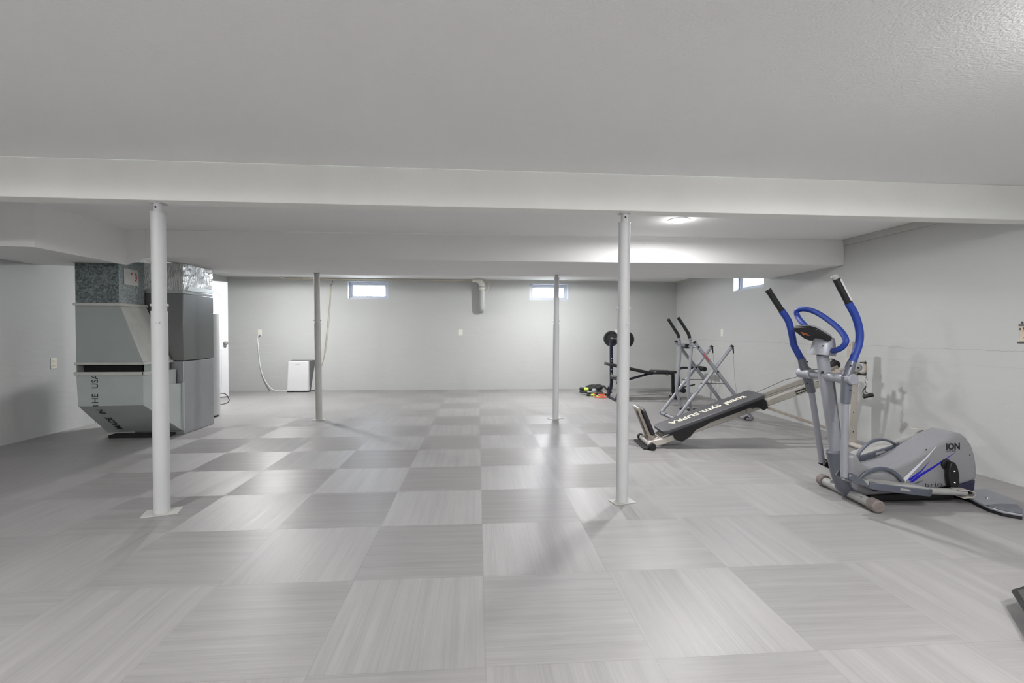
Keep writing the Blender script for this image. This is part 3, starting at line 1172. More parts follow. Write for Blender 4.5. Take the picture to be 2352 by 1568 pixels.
def outlet(label, p, axis, w=.075, h=.118, m='ivory', kind='outlet', nm='wall_outlet', group=None):
    x, y, z = p
    r = thing(nm, label, kind, p, 0, group)

    def B(bm, u0, u1, z0, z1, d0, d1):
        if axis == 'y':
            box(bm, (x + u0, y - d1, z + z0), (x + u1, y - d0, z + z1))
        else:
            s = -1 if axis == 'x' else 1
            a, b = sorted((x + s * d0, x + s * d1))
            box(bm, (a, y + u0, z + z0), (b, y + u1, z + z1))
    bm = nb()
    B(bm, -w / 2, w / 2, -h / 2, h / 2, 0, .006)
    obj('cover_plate', bm, m, r, bevel=0.002)
    if nm == 'wall_outlet':
        for s in (-1, 1):
            bm = nb()
            B(bm, -.016, .016, s * .026 - .013, s * .026 + .013, .006, .009)
            so = obj('socket', bm, m, r, bevel=0.001)
            bm = nb()
            for q in (-.007, .007):
                B(bm, q - .001, q + .001, s * .026 - .005, s * .026 + .006, .009, .0096)
            obj('slots', bm, 'hole', so)
    return r


outlet('ivory outlet low on the left wall beside the return duct', (XL, 5.67, .80), '-x')
outlet('ivory outlet on the back wall between the two windows', (-.337, YB, 1.158), 'y')
outlet('ivory outlet behind the cord plug, between door and dehumidifier', (-4.262, YB, 1.145), 'y')
outlet('ivory outlet on the back wall behind the barbell plates', (2.90, YB, 1.17), 'y')
outlet('ivory outlet on the right wall beyond the glider', (XR, 7.63, 1.17), 'x')
r = outlet('beige outlet with chipped plate near the front end of the right wall', (XR, 3.235, 1.17), 'x', w=.07, h=.115, m='beige')
bm = nb()
box(bm, (XR - .004, 3.17, 1.232), (XR, 3.28, 1.245))
box(bm, (XR - .004, 3.17, 1.098), (XR, 3.285, 1.110))
for y, z in ((3.262, 1.2), (3.238, 1.205), (3.252, 1.25)):
    box(bm, (XR - .011, y, z), (XR - .005, y + .006, z + .016))
obj('bare_box_edge', bm, 'cord_b', r)

# power cord with its plug
r = thing('power_cord', 'white power cord drooping from the outlet to the dehumidifier', 'cord', (-4.27, 9.42, 0))
bm = nb()
cp = catmull([(-4.262, 9.425, 1.112), (-4.285, 9.415, 1.06), (-4.29, 9.43, 1.0), (-4.27, 9.43, .70), (-4.24, 9.43, .46), (-4.18, 9.42, .26), (-4.08, 9.40, .11), (-3.98, 9.36, .035), (-3.85, 9.33, .010), (-3.66, 9.33, .012)], 6)
tube(bm, cp, .009, 8)
obj('cable', bm, 'cord_w', r, smooth=True)
bm = nb()
hexa(bm, [(-4.285, 9.40, 1.075), (-4.24, 9.40, 1.095), (-4.24, 9.448, 1.095), (-4.285, 9.448, 1.075)],
     [(-4.280, 9.41, 1.135), (-4.245, 9.41, 1.14), (-4.245, 9.448, 1.14), (-4.280, 9.448, 1.135)])
obj('plug', bm, 'white', r, bevel=0.004)

# thin drain line down to the dehumidifier
r = thing('drain_line', 'thin double tan tube hanging down the back wall to the dehumidifier', 'tube', (-2.92, 9.44, 0))
bm = nb()
tube(bm, catmull([(-2.862, 9.447, 2.18), (-2.868, 9.447, 2.13), (-2.90, 9.447, 2.085)], 5), .004, 6)
obj('upper_wire', bm, 'cord_b', r, smooth=True)
bm = nb()
tube(bm, catmull([(-2.905, 9.445, 2.08), (-2.925, 9.445, 1.78), (-2.97, 9.445, 1.30), (-3.01, 9.445, .92), (-3.07, 9.44, .56), (-3.14, 9.435, .40), (-3.20, 9.43, .32)], 6), .0045, 6)
obj('tube', bm, 'cord_tan', r, smooth=True)
bm = nb()
tube(bm, catmull([(-2.895, 9.445, 2.08), (-2.905, 9.445, 1.78), (-2.945, 9.445, 1.30), (-2.985, 9.445, .95), (-3.04, 9.44, .66), (-3.11, 9.435, .47), (-3.19, 9.43, .34)], 6), .0035, 6)
obj('tube', bm, 'cord_tan', r, smooth=True)

# drain pipe and ceiling conduit
r = thing('drain_pipe', 'pale plastic drain pipe elbowing from ceiling into the back wall', 'pipe', (.10, 9.3, 1.6))
yp, xp = 9.30, .100
bm = nb()
tube(bm, catmull([(xp, yp, 2.02), (xp, yp, 1.80), (xp, yp, 1.70), (xp, yp + .015, 1.645), (xp, yp + .07, 1.617), (xp, 9.41, 1.617), (xp, 9.459, 1.617)], 5), .057, 24)
obj('pipe', bm, 'pvc', r, smooth=True)
bm = nb()
for z in (1.745, 1.80, 1.96, 2.085):
    cyl(bm, (xp, yp, z - .012 if z < 1.9 else z - .03), (xp, yp, z), .061 if z < 1.9 else .066, 28)
obj('couplings', bm, 'pvc', r, smooth=True)
bm = nb()
ep = catmull([(-.10, yp, 2.190), (-.02, yp, 2.190), (.045, yp, 2.175), (.085, yp, 2.12), (xp, yp, 2.02)], 6)
tube(bm, ep, [.030] * 7 + [.042] * 3 + [.050] * 3 + [.059] * (len(ep) - 13), 22)
obj('elbow', bm, 'pvc_ivory', r, smooth=True)
bm = nb()
tube(bm, catmull([(.12, yp, 2.18), (.225, yp, 2.175), (.225, yp, 2.06), (.19, yp, 1.99), (.14, yp, 1.93)], 5), .008, 8)
obj('side_tube', bm, 'cord_tan', r, smooth=True)
r = thing('conduit', 'thin tan conduit along the top of the back wall to the drain pipe', 'pipe', (-1.8, 9.42, 2.2))
bm = nb()
tube(bm, [(-3.80, 9.425, 2.205), (0.10, 9.425, 2.205)], .010, 8)
obj('pipe_run', bm, 'cord_tan', r, smooth=True)
for x in (-3.5, -2.7, -1.6, -.8):
    bm = nb()
    box(bm, (x - .012, 9.41, 2.19), (x + .012, 9.446, 2.219))
    obj('clip', bm, 'cord_tan', r)
bm = nb()
hexa(bm, [(-3.84, 9.38, 2.208), (-3.76, 9.38, 2.208), (-3.76, 9.44, 2.208), (-3.84, 9.44, 2.208)],
     [(-3.84, 9.38, 2.234), (-3.78, 9.38, 2.234), (-3.78, 9.44, 2.234), (-3.84, 9.44, 2.234)])
obj('end_fitting', bm, 'white', r)

# ================================================================== elliptical trainer
r = EL = thing('elliptical_trainer', 'silver elliptical trainer with blue foam handles near the right wall', 'elliptical trainer', (2.95, 3.09, 0))
YM = 3.09
bm = nb()
tube(bm, [(2.652, 3.335, .042), (2.612, 2.86, .042)], .032, 20)
fs = obj('front_stabiliser', bm, 'tread', EL, smooth=True)
for p, q in (((2.612, 2.875, .044), (2.604, 2.80, .044)), ((2.652, 3.32, .044), (2.658, 3.385, .044))):
    bm = nb()
    cyl(bm, p, q, .042, 24, .008)
    obj('end_cap', bm, 'dirty', fs, smooth=True)
bm = nb()
for t in (.3, .62, .85):
    p = Vector((2.652, 3.335, .042)).lerp(Vector((2.612, 2.86, .042)), t)
    lathe(bm, [(.008, 0), (.006, .006), (0, .008)], p + Vector((-.024, 0, .02)), (-.8, 0, .5), 10)
obj('bolts', bm, 'chrome', fs, smooth=True)
# socket at the mast foot
bm = nb()
sweep(bm, [(2.645, YM, .05), (2.60, YM, .09), (2.555, YM, .20), (2.52, YM, .342)],
      lambda i: circ((.055, .055, .052, .050)[i], 24, (.06, .055, .05, .048)[i]), up=(0, 1, 0))
obj('mast_socket', bm, 'silver_d', EL, smooth=True, bevel=0.004)
bm = nb()
sweep(bm, [(2.545, YM, .25), (2.50, YM, .56), (2.445, YM, .86), (2.425, YM, 1.02)],
      lambda i: circ((.036, .044, .042, .040)[i], 24, (.030, .034, .034, .034)[i]), up=(0, 1, 0))
obj('mast', bm, 'silver', EL, smooth=True)
bm = nb()
prism(bm, [(2.56, .30), (2.585, .335), (2.51, .86), (2.455, .90), (2.47, .80)], 'y', YM - .012, YM + .012)
obj('mast_rib', bm, 'silver_d', EL, bevel=0.006)
bm = nb()
lathe(bm, [(.078, 0), (.079, .02), (.066, .10), (.058, .125)], (2.425, YM, 1.018), (.10, 0, 1), 32)
cp_ = obj('console_pod', bm, 'silver', EL, smooth=True)
bm = nb()
for y in (-.035, .03):
    lathe(bm, [(.005, 0), (.005, .003)], (2.375, YM + y - .03, 1.085), (-.8, -.5, 0), 8)
obj('screw_holes', bm, 'hole', cp_)
# console: slab sloping towards the user side
cm = basis((2.345, 3.095, 1.175), (.84, 0, -.54), (0, 1, 0))
outl = [(-.085, -.075), (-.055, -.115), (.055, -.125), (.082, -.10), (.088, 0), (.082, .10), (.055, .125), (-.055, .115), (-.085, .075)]
bm = nb()
hexa(bm, [tuple(cm @ Vector((a, b, -.016))) for a, b in outl], [tuple(cm @ Vector((a, b, .002))) for a, b in outl])
con = obj('console', bm, 'black', EL, bevel=0.004)
bm = nb()
hexa(bm, [tuple(cm @ Vector((a * 1.03, b * 1.03, .002))) for a, b in outl], [tuple(cm @ Vector((a * .9, b * .92, .018))) for a, b in outl])
obj('console_rim', bm, 'silver', con, bevel=0.004)
bm = nb()
for a, b, w, h in ((-.01, .045, .014, .05), (.008, .03, .008, .035), (-.03, .05, .007, .028), (.0, .07, .01, .02)):
    v = [tuple(cm @ Vector((a + i * w, b + j * h, -.0166))) for i, j in ((-.5, -.5), (.5, -.5), (.5, .5), (-.5, .5))]
    v2 = [tuple(cm @ Vector((a + i * w, b + j * h, -.0160))) for i, j in ((-.5, -.5), (.5, -.5), (.5, .5), (-.5, .5))]
    hexa(bm, v, v2)
obj('orange_marks', bm, 'orange', con)
# fixed blue handlebar loop
bm = nb()
lp = catmull([(2.45, 3.05, 1.055), (2.434, 3.00, 1.052), (2.418, 2.95, 1.06), (2.428, 2.912, 1.085), (2.437, 2.90, 1.13), (2.446, 2.965, 1.196), (2.439, 3.07, 1.27), (2.418, 3.17, 1.328),
              (2.386, 3.24, 1.349), (2.369, 3.285, 1.335), (2.372, 3.275, 1.291), (2.365, 3.20, 1.235), (2.38, 3.14, 1.19), (2.41, 3.11, 1.13)], 6)
tube(bm, lp, .0185, 18)
obj('fixed_handlebar', bm, 'blue', EL, smooth=True)


def arm(y, pts_grip, pts_foam, sock, low, side, capmat):
    a = obj('swing_arm', (lambda b: (tube(b, sock, [.026, .030, .033], 18), b)[1])(nb()), 'silver_d', EL, smooth=True)
    bm = nb()
    tube(bm, low, .0215, 16)
    obj('lower_tube', bm, 'silver', a, smooth=True)
    bm = nb()
    g0, g1 = Vector(pts_grip[0]), Vector(pts_grip[1])
    tube(bm, [g0, g1], .0205, 18)
    obj('grip', bm, 'black', a, smooth=True)
    bm = nb()
    d = (g1 - g0).normalized()
    cyl(bm, g0 - d * .022, g0 + d * .004, .0225, 20, .003)
    obj('grip_cap', bm, capmat, a, smooth=True)
    bm = nb()
    s = Vector((.013, -.0135, .006)) if side > 0 else Vector((.012, .0135, .006))
    sweep(bm, [g0.lerp(g1, .08) + s, g0.lerp(g1, .92) + s], rect(.015, .018, .005))
    obj('pulse_strip', bm, 'strip', a, smooth=True)
    bm = nb()
    tube(bm, catmull(pts_foam, 6), .0235, 18)
    obj('foam_sleeve', bm, 'blue', a, smooth=True)
    bm = nb()
    a0_, a1_ = Vector(sock[-1]), Vector(low[0])
    a1_ = a1_ + (Vector(low[1]) - a1_).normalized() * .03
    tube(bm, [a0_, a0_.lerp(a1_, .4), a1_], [.034, .031, .028], 18)
    obj('lower_socket', bm, 'silver_d', a, smooth=True)
    bm = nb()
    cyl(bm, (2.44, y - side * .055 - (.0 if side > 0 else 0), .872), (2.44, y + side * .075, .872), .036, 26, .006)
    obj('pivot_hub', bm, 'silver', a, smooth=True)
    bm = nb()
    for z in (.96, .80):
        lathe(bm, [(.005, 0), (.005, .002)], (2.435, y - .031, z), (-.2, -1, 0), 8)
    obj('screw_holes', bm, 'hole', a)
    return a


yn, yf = 2.885, 3.285
near = arm(yn, [(2.345, yn, 1.532), (2.438, yn, 1.370)],
           [(2.436, yn, 1.374), (2.487, yn, 1.288), (2.517, yn, 1.193), (2.516, yn, 1.105), (2.482, yn, 1.010), (2.458, yn, .955)],
           [(2.470, yn, .985), (2.452, yn, .935), (2.436, yn, .885)],
           [(2.428, yn, .74), (2.428, yn, .22)], 1, 'tread')
far = arm(yf, [(2.152, yf, 1.478), (2.253, yf, 1.335)],
          [(2.250, yf, 1.340), (2.306, yf, 1.258), (2.335, yf, 1.155), (2.350, yf, 1.085), (2.380, yf, 1.030), (2.418, yf, .965)],
          [(2.410, yf, .985), (2.428, yf, .930), (2.448, yf, .885)],
          [(2.490, yf, .76), (2.588, yf, .20)], -1, 'black')
bm = nb()
cyl(bm, (2.44, yn + .05, .871), (2.44, YM, .871), .030, 24)
cyl(bm, (2.44, YM, .870), (2.44, yf - .03, .870), .024, 20)
obj('cross_axle', bm, 'silver', EL, smooth=True)
bm = nb()
lathe(bm, [(.009, 0), (.009, .018), (.004, .024)], (2.40, YM - .03, .90), (-.5, -.8, 0), 12)
obj('tension_knob', bm, 'black', EL, smooth=True)


def pedal(y, p0, t0, t1, p1, inner, lab):
    """p0 yoke, t0-t1 tray ends, p1 crank end; inner = +1 when the guard loop stands on the +y side"""
    p0, t0, t1, p1 = map(Vector, (p0, t0, t1, p1))
    bm = nb()
    tube(bm, [p0, t0.lerp(t1, .15) - Vector((0, 0, .012)), t1.lerp(t0, .1) - Vector((0, 0, .010)), p1.lerp(t1, .08)], .0225, 18)
    a = obj('pedal_arm', bm, 'tread', EL, smooth=True)
    d = (t1 - t0).normalized()
    n = Vector((0, 1, 0))
    u = n.cross(d) * -1
    if u.z < 0:
        u = -u
    L = (t1 - t0).length
    # tray: rounded outline with raised rim
    ol = []
    for s, w in ((0, .030), (.03, .05), (.08, .058), (.2, .064), (L - .10, .070), (L - .04, .064), (L, .040)):
        ol.append((s, w))
    left = [(s, w) for s, w in ol]
    right = [(s, -w) for s, w in reversed(ol)]
    out = left + right
    bm = nb()
    hexa(bm, [t0 + d * s + n * w - u * .030 for s, w in out], [t0 + d * s + n * w * 1.04 + u * .016 for s, w in out])
    tr = obj('pedal_tray', bm, 'tray', a, bevel=0.004)
    bm = nb()
    inn = [(min(max(s, .03), L - .012), w * .84) for s, w in out]
    hexa(bm, [t0 + d * s + n * w + u * .0162 for s, w in inn], [t0 + d * s + n * w + u * .0185 for s, w in inn])
    obj('tread', bm, 'tread', tr)
    bm = nb()
    w = .062 * inner
    pts = [(.015, 0), (.04, .035), (.09, .065), (.15, .086), (.21, .084), (.27, .060), (.33, .012)]
    bar(bm, catmull([t0 + d * s + n * w + u * (.01 + h) for s, h in pts], 5), .016, .024, .004)
    obj('guard_loop', bm, 'tray', tr, smooth=True)
    bm = nb()
    for s in (.07, L - .10):
        q = t0 + d * s
        ball(bm, q - u * .034, .030, .9, .6, .55, 12)
    obj('rubber_stops', bm, 'black', tr, smooth=True)
    bm = nb()
    q = t0 + d * (L * .42) - n * .068 + u * .001
    hexa(bm, [q + d * a_ + u * b_ for a_, b_ in ((0, -.010), (.075, -.010), (.085, .004), (.0, .006))],
         [q + d * a_ + u * b_ + n * .003 for a_, b_ in ((0, -.010), (.075, -.010), (.085, .004), (.0, .006))])
    obj('side_badge', bm, 'tread', tr)
    # yoke at the arm foot
    bm = nb()
    for s in (-1, 1):
        prism(bm, [(p0.x - .035, p0.z + .005), (p0.x - .01, p0.z + .035), (p0.x + .03, p0.z + .035), (p0.x + .11, p0.z - .005), (p0.x + .15, p0.z - .055), (p0.x + .05, p0.z - .035)], 'y', y + s * .030 - .003, y + s * .030 + .003)
    obj('yoke', bm, 'silver_d' if lab == 'near' else 'black', a, bevel=0.002)
    bm = nb()
    cyl(bm, (p0.x + .022, y - .045, p0.z + .008), (p0.x + .022, y + .045, p0.z + .008), .020, 20, .005)
    obj('yoke_pin', bm, 'silver_d', a, smooth=True)
    bm = nb()
    q = p1
    prism(bm, [(q.x - .10, q.z + .030), (q.x - .02, q.z + .026), (q.x + .022, q.z + .012), (q.x + .026, q.z - .008), (q.x + .012, q.z - .026), (q.x - .06, q.z - .030),
               (q.x - .06, q.z - .026), (q.x + .008, q.z - .020), (q.x + .018, q.z - .006), (q.x + .014, q.z + .008), (q.x - .02, q.z + .020), (q.x - .10, q.z + .026)], 'y', y - .028, y + .028)
    obj('crank_bracket', bm, 'cream_lt', a, bevel=0.001)
    bm = nb()
    cyl(bm, (q.x + .004, y - .033, q.z), (q.x + .004, y + .033, q.z), .010, 14)
    obj('axle_bolt', bm, 'chrome', a, smooth=True)
    return a


pedal(2.905, (2.442, 2.905, .214), (2.605, 2.91, .168), (3.045, 2.91, .112), (3.345, 2.905, .086), 1, 'near')
pedal(3.27, (2.600, 3.27, .185), (2.79, 3.27, .235), (3.155, 3.27, .345), (3.405, 3.27, .420), -1, 'far')

# shroud
prof = [(2.66, .045), (2.600, .10), (2.560, .22), (2.555, .342), (2.615, .338), (2.645, .285), (2.685, .245), (2.735, .222), (2.80, .226), (2.90, .258), (3.04, .322), (3.20, .408),
        (3.30, .462), (3.345, .478), (3.385, .474), (3.425, .448), (3.465, .395), (3.495, .32), (3.510, .24), (3.512, .14), (3.40, .112), (3.15, .075), (2.90, .055)]
bm = nb()
prism(bm, prof, 'y', 2.985, 3.195)
o = obj('shroud', bm, ['shroud', 'shroud_side'], EL, bevel=0.045, seg=6)
for p in o.data.polygons:
    if abs(p.normal.y) > .9:
        p.material_index = 1
shroud = o
bm = nb()
prism(bm, [(2.70, .010), (2.72, .052), (2.90, .058), (3.15, .078), (3.34, .100), (3.34, .010)], 'y', 2.990, 3.190)
obj('under_base_shade', bm, 'black', EL, bevel=0.006)  # front of the base, black put in for the shadow beneath the shroud
bm = nb()
prism(bm, [(3.34, .045), (3.34, .102), (3.40, .115), (3.502, .142), (3.498, .07), (3.44, .022)], 'y', 2.993, 3.187)
obj('base_shell', bm, 'navy', EL, bevel=0.006)


def decal(pts, m, nm, parent, y=2.9850):
    bm = nb()
    prism(bm, pts, 'y', y - .0012, y - .0002)
    return obj(nm, bm, m, parent)


decal([(2.905, .128), (2.99, .205), (3.10, .30), (3.195, .393), (3.13, .315), (3.01, .198), (2.955, .135)], 'white_ink', 'white_stripe', shroud)
decal([(2.985, .160), (3.08, .222), (3.145, .288), (3.085, .214), (3.000, .148)], 'blue_ink', 'blue_stripe', shroud)
decal([(2.997, .142), (3.06, .190), (3.15, .238), (3.335, .342), (3.17, .232), (3.09, .186), (3.020, .138)], 'blue_ink', 'blue_stripe', shroud)
decal([(3.02, .125), (3.06, .145), (3.10, .150), (3.06, .132)], 'silver_d', 'grey_stripe', shroud)
bm = text_bm('ION', .062, basis((3.262, 2.9838, .362), (1, 0, .03), (0, 0, 1)), bold=.0022, sx=.93)
obj('logo_text', bm, 'black', shroud)
bm = text_bm('FITNESS', .013, basis((3.267, 2.9838, .347), (1, 0, .03), (0, 0, 1)), sx=1.55)
obj('logo_text', bm, 'silver_d', shroud)
bm = text_bm('brio', .042, basis((3.105, 2.9838, .102), (1, 0, .05), (0, 0, 1)), bold=-.0004, sx=2.0)
obj('logo_text', bm, 'ink', shroud)
bm = nb()
for x, z in ((3.115, .365), (3.445, .322)):
    lathe(bm, [(.005, 0), (.005, .001)], (x, 2.9855, z), (0, -1, 0), 10)
obj('screw_holes', bm, 'hole', shroud)
# cranks
bm = nb()
lathe(bm, [(.036, 0), (.036, .012), (.03, .016)], (3.262, 2.986, .262), (0, -1, 0), 28)
ck = obj('crank_hub', bm, 'black', EL, smooth=True)
bm = nb()
cpts = []
c0, c1 = Vector((3.272, 0, .268)), Vector((3.290, 0, .100))
dd = (c1 - c0).normalized()
nn = Vector((dd.z, 0, -dd.x))
for k in range(24):
    a = 2 * PI * k / 24
    q = (c0 + c1) / 2 + dd * math.cos(a) * .105 + nn * math.sin(a) * .037
    cpts.append((q.x, q.z))
prism(bm, cpts, 'y', 2.938, 2.972)
obj('crank_arm', bm, 'black', ck, bevel=0.005)
bm = nb()
for z, x in ((.225, 3.280), (.145, 3.284)):
    lathe(bm, [(.006, 0), (.004, .003)], (x, 2.938, z), (0, -1, 0), 10)
obj('bolts', bm, 'chrome', ck)
bm = nb()
prism(bm, [(x + .08 if False else x, z) for x, z in [(3.24, .25), (3.27, .235), (3.42, .40), (3.42, .435), (3.39, .435)]], 'y', 3.208, 3.24)
obj('crank_arm', bm, 'black', ck, bevel=0.005)
# rear stabiliser wings
wing = [(3.42, 3.09), (3.412, 2.956), (3.375, 2.86), (3.352, 2.78), (3.362, 2.705), (3.425, 2.645), (3.50, 2.70), (3.625, 2.86), (3.705, 3.0), (3.722, 3.09)]
full = wing + [(x, 2 * YM - y) for x, y in reversed(wing[1:-1])]
bm = nb()
prism(bm, full, 'z', .020, .036)
rs = obj('rear_stabiliser', bm, 'silver', EL, bevel=0.005)
bm = nb()
prism(bm, [(3.357, 2.80), (3.355, 2.775), (3.366, 2.708), (3.427, 2.650), (3.50, 2.705), (3.578, 2.80), (3.47, 2.815)], 'z', .0365, .0425)
obj('wing_cap', bm, 'silver_d', rs, bevel=0.002)
bm = nb()
prism(bm, [(3.357, 2 * YM - 2.80), (3.355, 2 * YM - 2.775), (3.366, 2 * YM - 2.708), (3.427, 2 * YM - 2.650), (3.50, 2 * YM - 2.705), (3.578, 2 * YM - 2.80), (3.47, 2 * YM - 2.815)], 'z', .0365, .0425)
obj('wing_cap', bm, 'silver_d', rs, bevel=0.002)
bm = nb()
prism(bm, [((x - 3.5) * .97 + 3.5, (y - YM) * .985 + YM) for x, y in full], 'z', 0.0, .020)
obj('rubber_sole', bm, 'black', rs)
bm = nb()
lathe(bm, [(.012, 0), (.010, .004)], (3.52, 2.93, .036), (0, 0, 1), 14)
obj('bolt', bm, 'chrome', rs, smooth=True)

# ================================================================== incline trainer (sliding board gym)
P0 = Vector((1.76, 4.70, 0))
AX = R(-5.34)
r = TG = thing('incline_trainer', 'cream sliding board incline trainer with grey padded board', 'home gym', P0, AX)
kw = dict(local=True)
SL = .378


def rz(u, off=0.0):
    return .045 + SL * (u - .06) + off


for w in (-.13, .13):
    bm = nb()
    bar(bm, [(.07, w, rz(.07)), (2.05, w, rz(2.05))], .030, .066, .006, up=(0, 0, 1))
    rl = obj('rail', bm, 'alu', TG, smooth=True, **kw)
    bm = nb()
    lathe(bm, [(.006, 0), (.006, .001)], (.96, w - .0152, rz(.96)), (0, -1, 0), 10)
    obj('rail_hole', bm, 'hole', rl, **kw)
    bm = nb()
    bar(bm, [(1.17, w, rz(1.17)), (1.215, w, rz(1.215))], .036, .060, .006, up=(0, 0, 1))
    obj('rail_sleeve', bm, 'cream', rl, smooth=True, **kw)
    if w < 0:
        bm = nb()
        m4 = basis((1.455, w - .0152, rz(1.455) - .013), (1, 0, SL), (0, 0, 1))
        box(bm, (0, -.008, 0), (.165, .030, .0008))
        bm.transform(m4)
        lb = obj('label', bm, 'black', rl, **kw)
        bm = text_bm('totalgym.com', .023, m4 @ Matrix.Translation((.006, .004, .001)), extrude=.0003, sx=1.15, bold=.0004)
        obj('label_text', bm, 'print', lb, **kw)
# foot
bm = nb()
tube(bm, [(.0, -.215, .036), (.0, .215, .036)], .026, 18)
ft = obj('foot_bar', bm, 'cream_lt', TG, smooth=True, **kw)
for w in (-1, 1):
    bm = nb()
    cyl(bm, (.0, w * .195, .036), (.0, w * .245, .036), .036, 22, .006)
    obj('wheel', bm, 'blackrub', ft, smooth=True, **kw)
for w in (-.13, .13):
    bm = nb()
    bar(bm, [(-.01, w, .042), (.16, w, .080)], .046, .060, .006, up=(0, 0, 1))
    obj('hinge_block', bm, 'cream_lt', ft, smooth=True, **kw)
bm = nb()
bar(bm, [(.13, -.13, .078), (.13, .13, .078)], .03, .04, .005, up=(0, 0, 1))
bar(bm, [(.05, -.05, .05), (.13, .0, .075)], .02, .03, .004, up=(0, 0, 1))
obj('cross_tie', bm, 'cream_lt', ft, smooth=True, **kw)
bm = nb()
bar(bm, [(-.03, -.20, .008), (-.03, .20, .008)], .10, .012, .003, up=(0, 0, 1))
obj('base_plate', bm, 'blackrub', ft, **kw)
# squat stand
for w in (-.085, .085):
    bm = nb()
    bar(bm, [(.035, w, .05), (-.105, w, .39)], .026, .034, .005, up=(0, 1, 0))
    st = obj('squat_upright', bm, 'cream', TG, smooth=True, **kw)
bm = nb()
cyl(bm, (-.105, -.10, .392), (-.105, .10, .392), .016, 16)
obj('stand_top_bar', bm, 'alu', TG, smooth=True, **kw)
bm = nb()
d = Vector((-.14, 0, .34)).normalized()
m4 = basis(Vector((-.045, 0, .245)), d, (0, 1, 0))
pts = []
for cx_, cy_, a0 in ((.115, .115, 0), (-.115, .115, 90), (-.115, -.115, 180), (.115, -.115, 270)):
    for k in range(5):
        a = R(a0 + k * 22.5)
        pts.append((cx_ + .03 * math.cos(a), cy_ + .03 * math.sin(a)))
hexa(bm, [tuple(m4 @ Vector((a, b, -.052))) for a, b in pts], [tuple(m4 @ Vector((a, b, -.018))) for a, b in pts])
for v in bm.verts:
    pass
obj('squat_pad', bm, 'pad_blk', TG, bevel=0.008, **kw)
bm = nb()
m5 = m4 @ Matrix.Translation((0, 0, -.010))
for a in (-.1, .06):
    v = [(a, -.07), (a + .05, -.07), (a + .05, .07), (a, .07)]
    hexa(bm, [tuple(m5 @ Vector((p[0], p[1], -.006))) for p in v], [tuple(m5 @ Vector((p[0], p[1], .008))) for p in v])
obj('pad_bracket', bm, 'black', TG, **kw)
# glide board
mb = basis((.115, 0, rz(.115) + .110), (1, 0, SL), (0, 1, 0))
Lb = 1.09


def rrect(u0, u1, w, rad, n=5):
    o = []
    for cx_, cy_, a0 in ((u1 - rad, w - rad, 0), (u0 + rad, w - rad, 90), (u0 + rad, -w + rad, 180), (u1 - rad, -w + rad, 270)):
        for k in range(n):
            a = R(a0 + k * 90 / (n - 1))
            o.append((cx_ + rad * math.cos(a), cy_ + rad * math.sin(a)))
    return o


bm = nb()
o1 = rrect(0, Lb, .185, .05)
hexa(bm, [tuple(mb @ Vector((a, b, -.040))) for a, b in o1], [tuple(mb @ Vector((a, b, 0))) for a, b in o1])
gb = obj('board_pad', bm, 'pad', TG, bevel=0.012, seg=4, **kw)
bm = text_bm('total gym.', .160, mb @ basis((.965, .035, .0006), (-1, 0, 0), (0, -1, 0)), bold=.003, sx=.78)
obj('board_text', bm, 'print', gb, **kw)
bm = text_bm('SUPRA', .135, mb @ basis((.455, .045, .0006), (-1, 0, 0), (0, -1, 0)), bold=.003, sx=.80)
obj('board_text', bm, 'print', gb, **kw)
bm = nb()
for s in (-1, 1):
    side = [(.035, -.040), (1.06, -.040), (1.075, -.065), (1.07, -.14), (1.02, -.150), (.985, -.105), (.90, -.078), (.48, -.078), (.42, -.09), (.32, -.10), (.245, -.145), (.15, -.165), (.105, -.13), (.09, -.07)]
    hexa(bm, [tuple(mb @ Vector((a, s * .165 - .008, b))) for a, b in side], [tuple(mb @ Vector((a, s * .165 + .008, b))) for a, b in side])
hexa(bm, [tuple(mb @ Vector((a, b, -.062))) for a, b in ((.06, -.16), (1.06, -.16), (1.06, .16), (.06, .16))], [tuple(mb @ Vector((a, b, -.0405))) for a, b in ((.06, -.16), (1.06, -.16), (1.06, .16), (.06, .16))])
ca = obj('carriage', bm, 'black', TG, bevel=0.003, **kw)
bm = nb()
for a in (.12, 1.02):
    for s in (-1, 1):
        q = mb @ Vector((a, s * .150, -.105))
        lathe(bm, [(.026, 0), (.026, .02)], q, (0, s, 0), 20)
obj('rollers', bm, 'blackrub', ca, smooth=True, **kw)
bm = nb()
for a, b in ((.17, -.115), (.25, -.085), (.32, -.065), (.55, -.062), (.92, -.09)):
    q = mb @ Vector((a, -.1735, b))
    lathe(bm, [(.007, 0), (.005, .002)], q, (0, -1, 0), 10)
obj('bolts', bm, 'iron', ca, **kw)
bm = nb()
bar(bm, [tuple(mb @ Vector((.10, -.10, -.10))), tuple(mb @ Vector((.28, .06, -.085)))], .03, .03, .004, up=(0, 0, 1))
obj('carriage_brace', bm, 'cream', ca, **kw)
# tower
bm = nb()
box(bm, (2.075, -.035, .05), (2.135, .035, 1.085))
tw = obj('tower', bm, 'cream', TG, bevel=0.004, **kw)
bm = nb()
box(bm, (2.068, -.042, .05), (2.142, .042, .92))
obj('tower_sleeve', bm, 'cream_lt', tw, bevel=0.004, **kw)
bm = nb()
for k in range(9):
    lathe(bm, [(.006, 0), (.006, .0008)], (2.0678, -.012, .12 + k * .097), (-1, 0, 0), 10)
for k in range(4):
    lathe(bm, [(.006, 0), (.006, .0008)], (2.10, -.0422, .16 + k * .2), (0, -1, 0), 10)
for z in (.98, 1.05):
    lathe(bm, [(.006, 0), (.006, .0008)], (2.10, -.0352, z), (0, -1, 0), 10)
    lathe(bm, [(.006, 0), (.006, .0008)], (2.0748, -.01, z), (-1, 0, 0), 10)
obj('adjustment_holes', bm, 'hole', tw, **kw)
bm = nb()
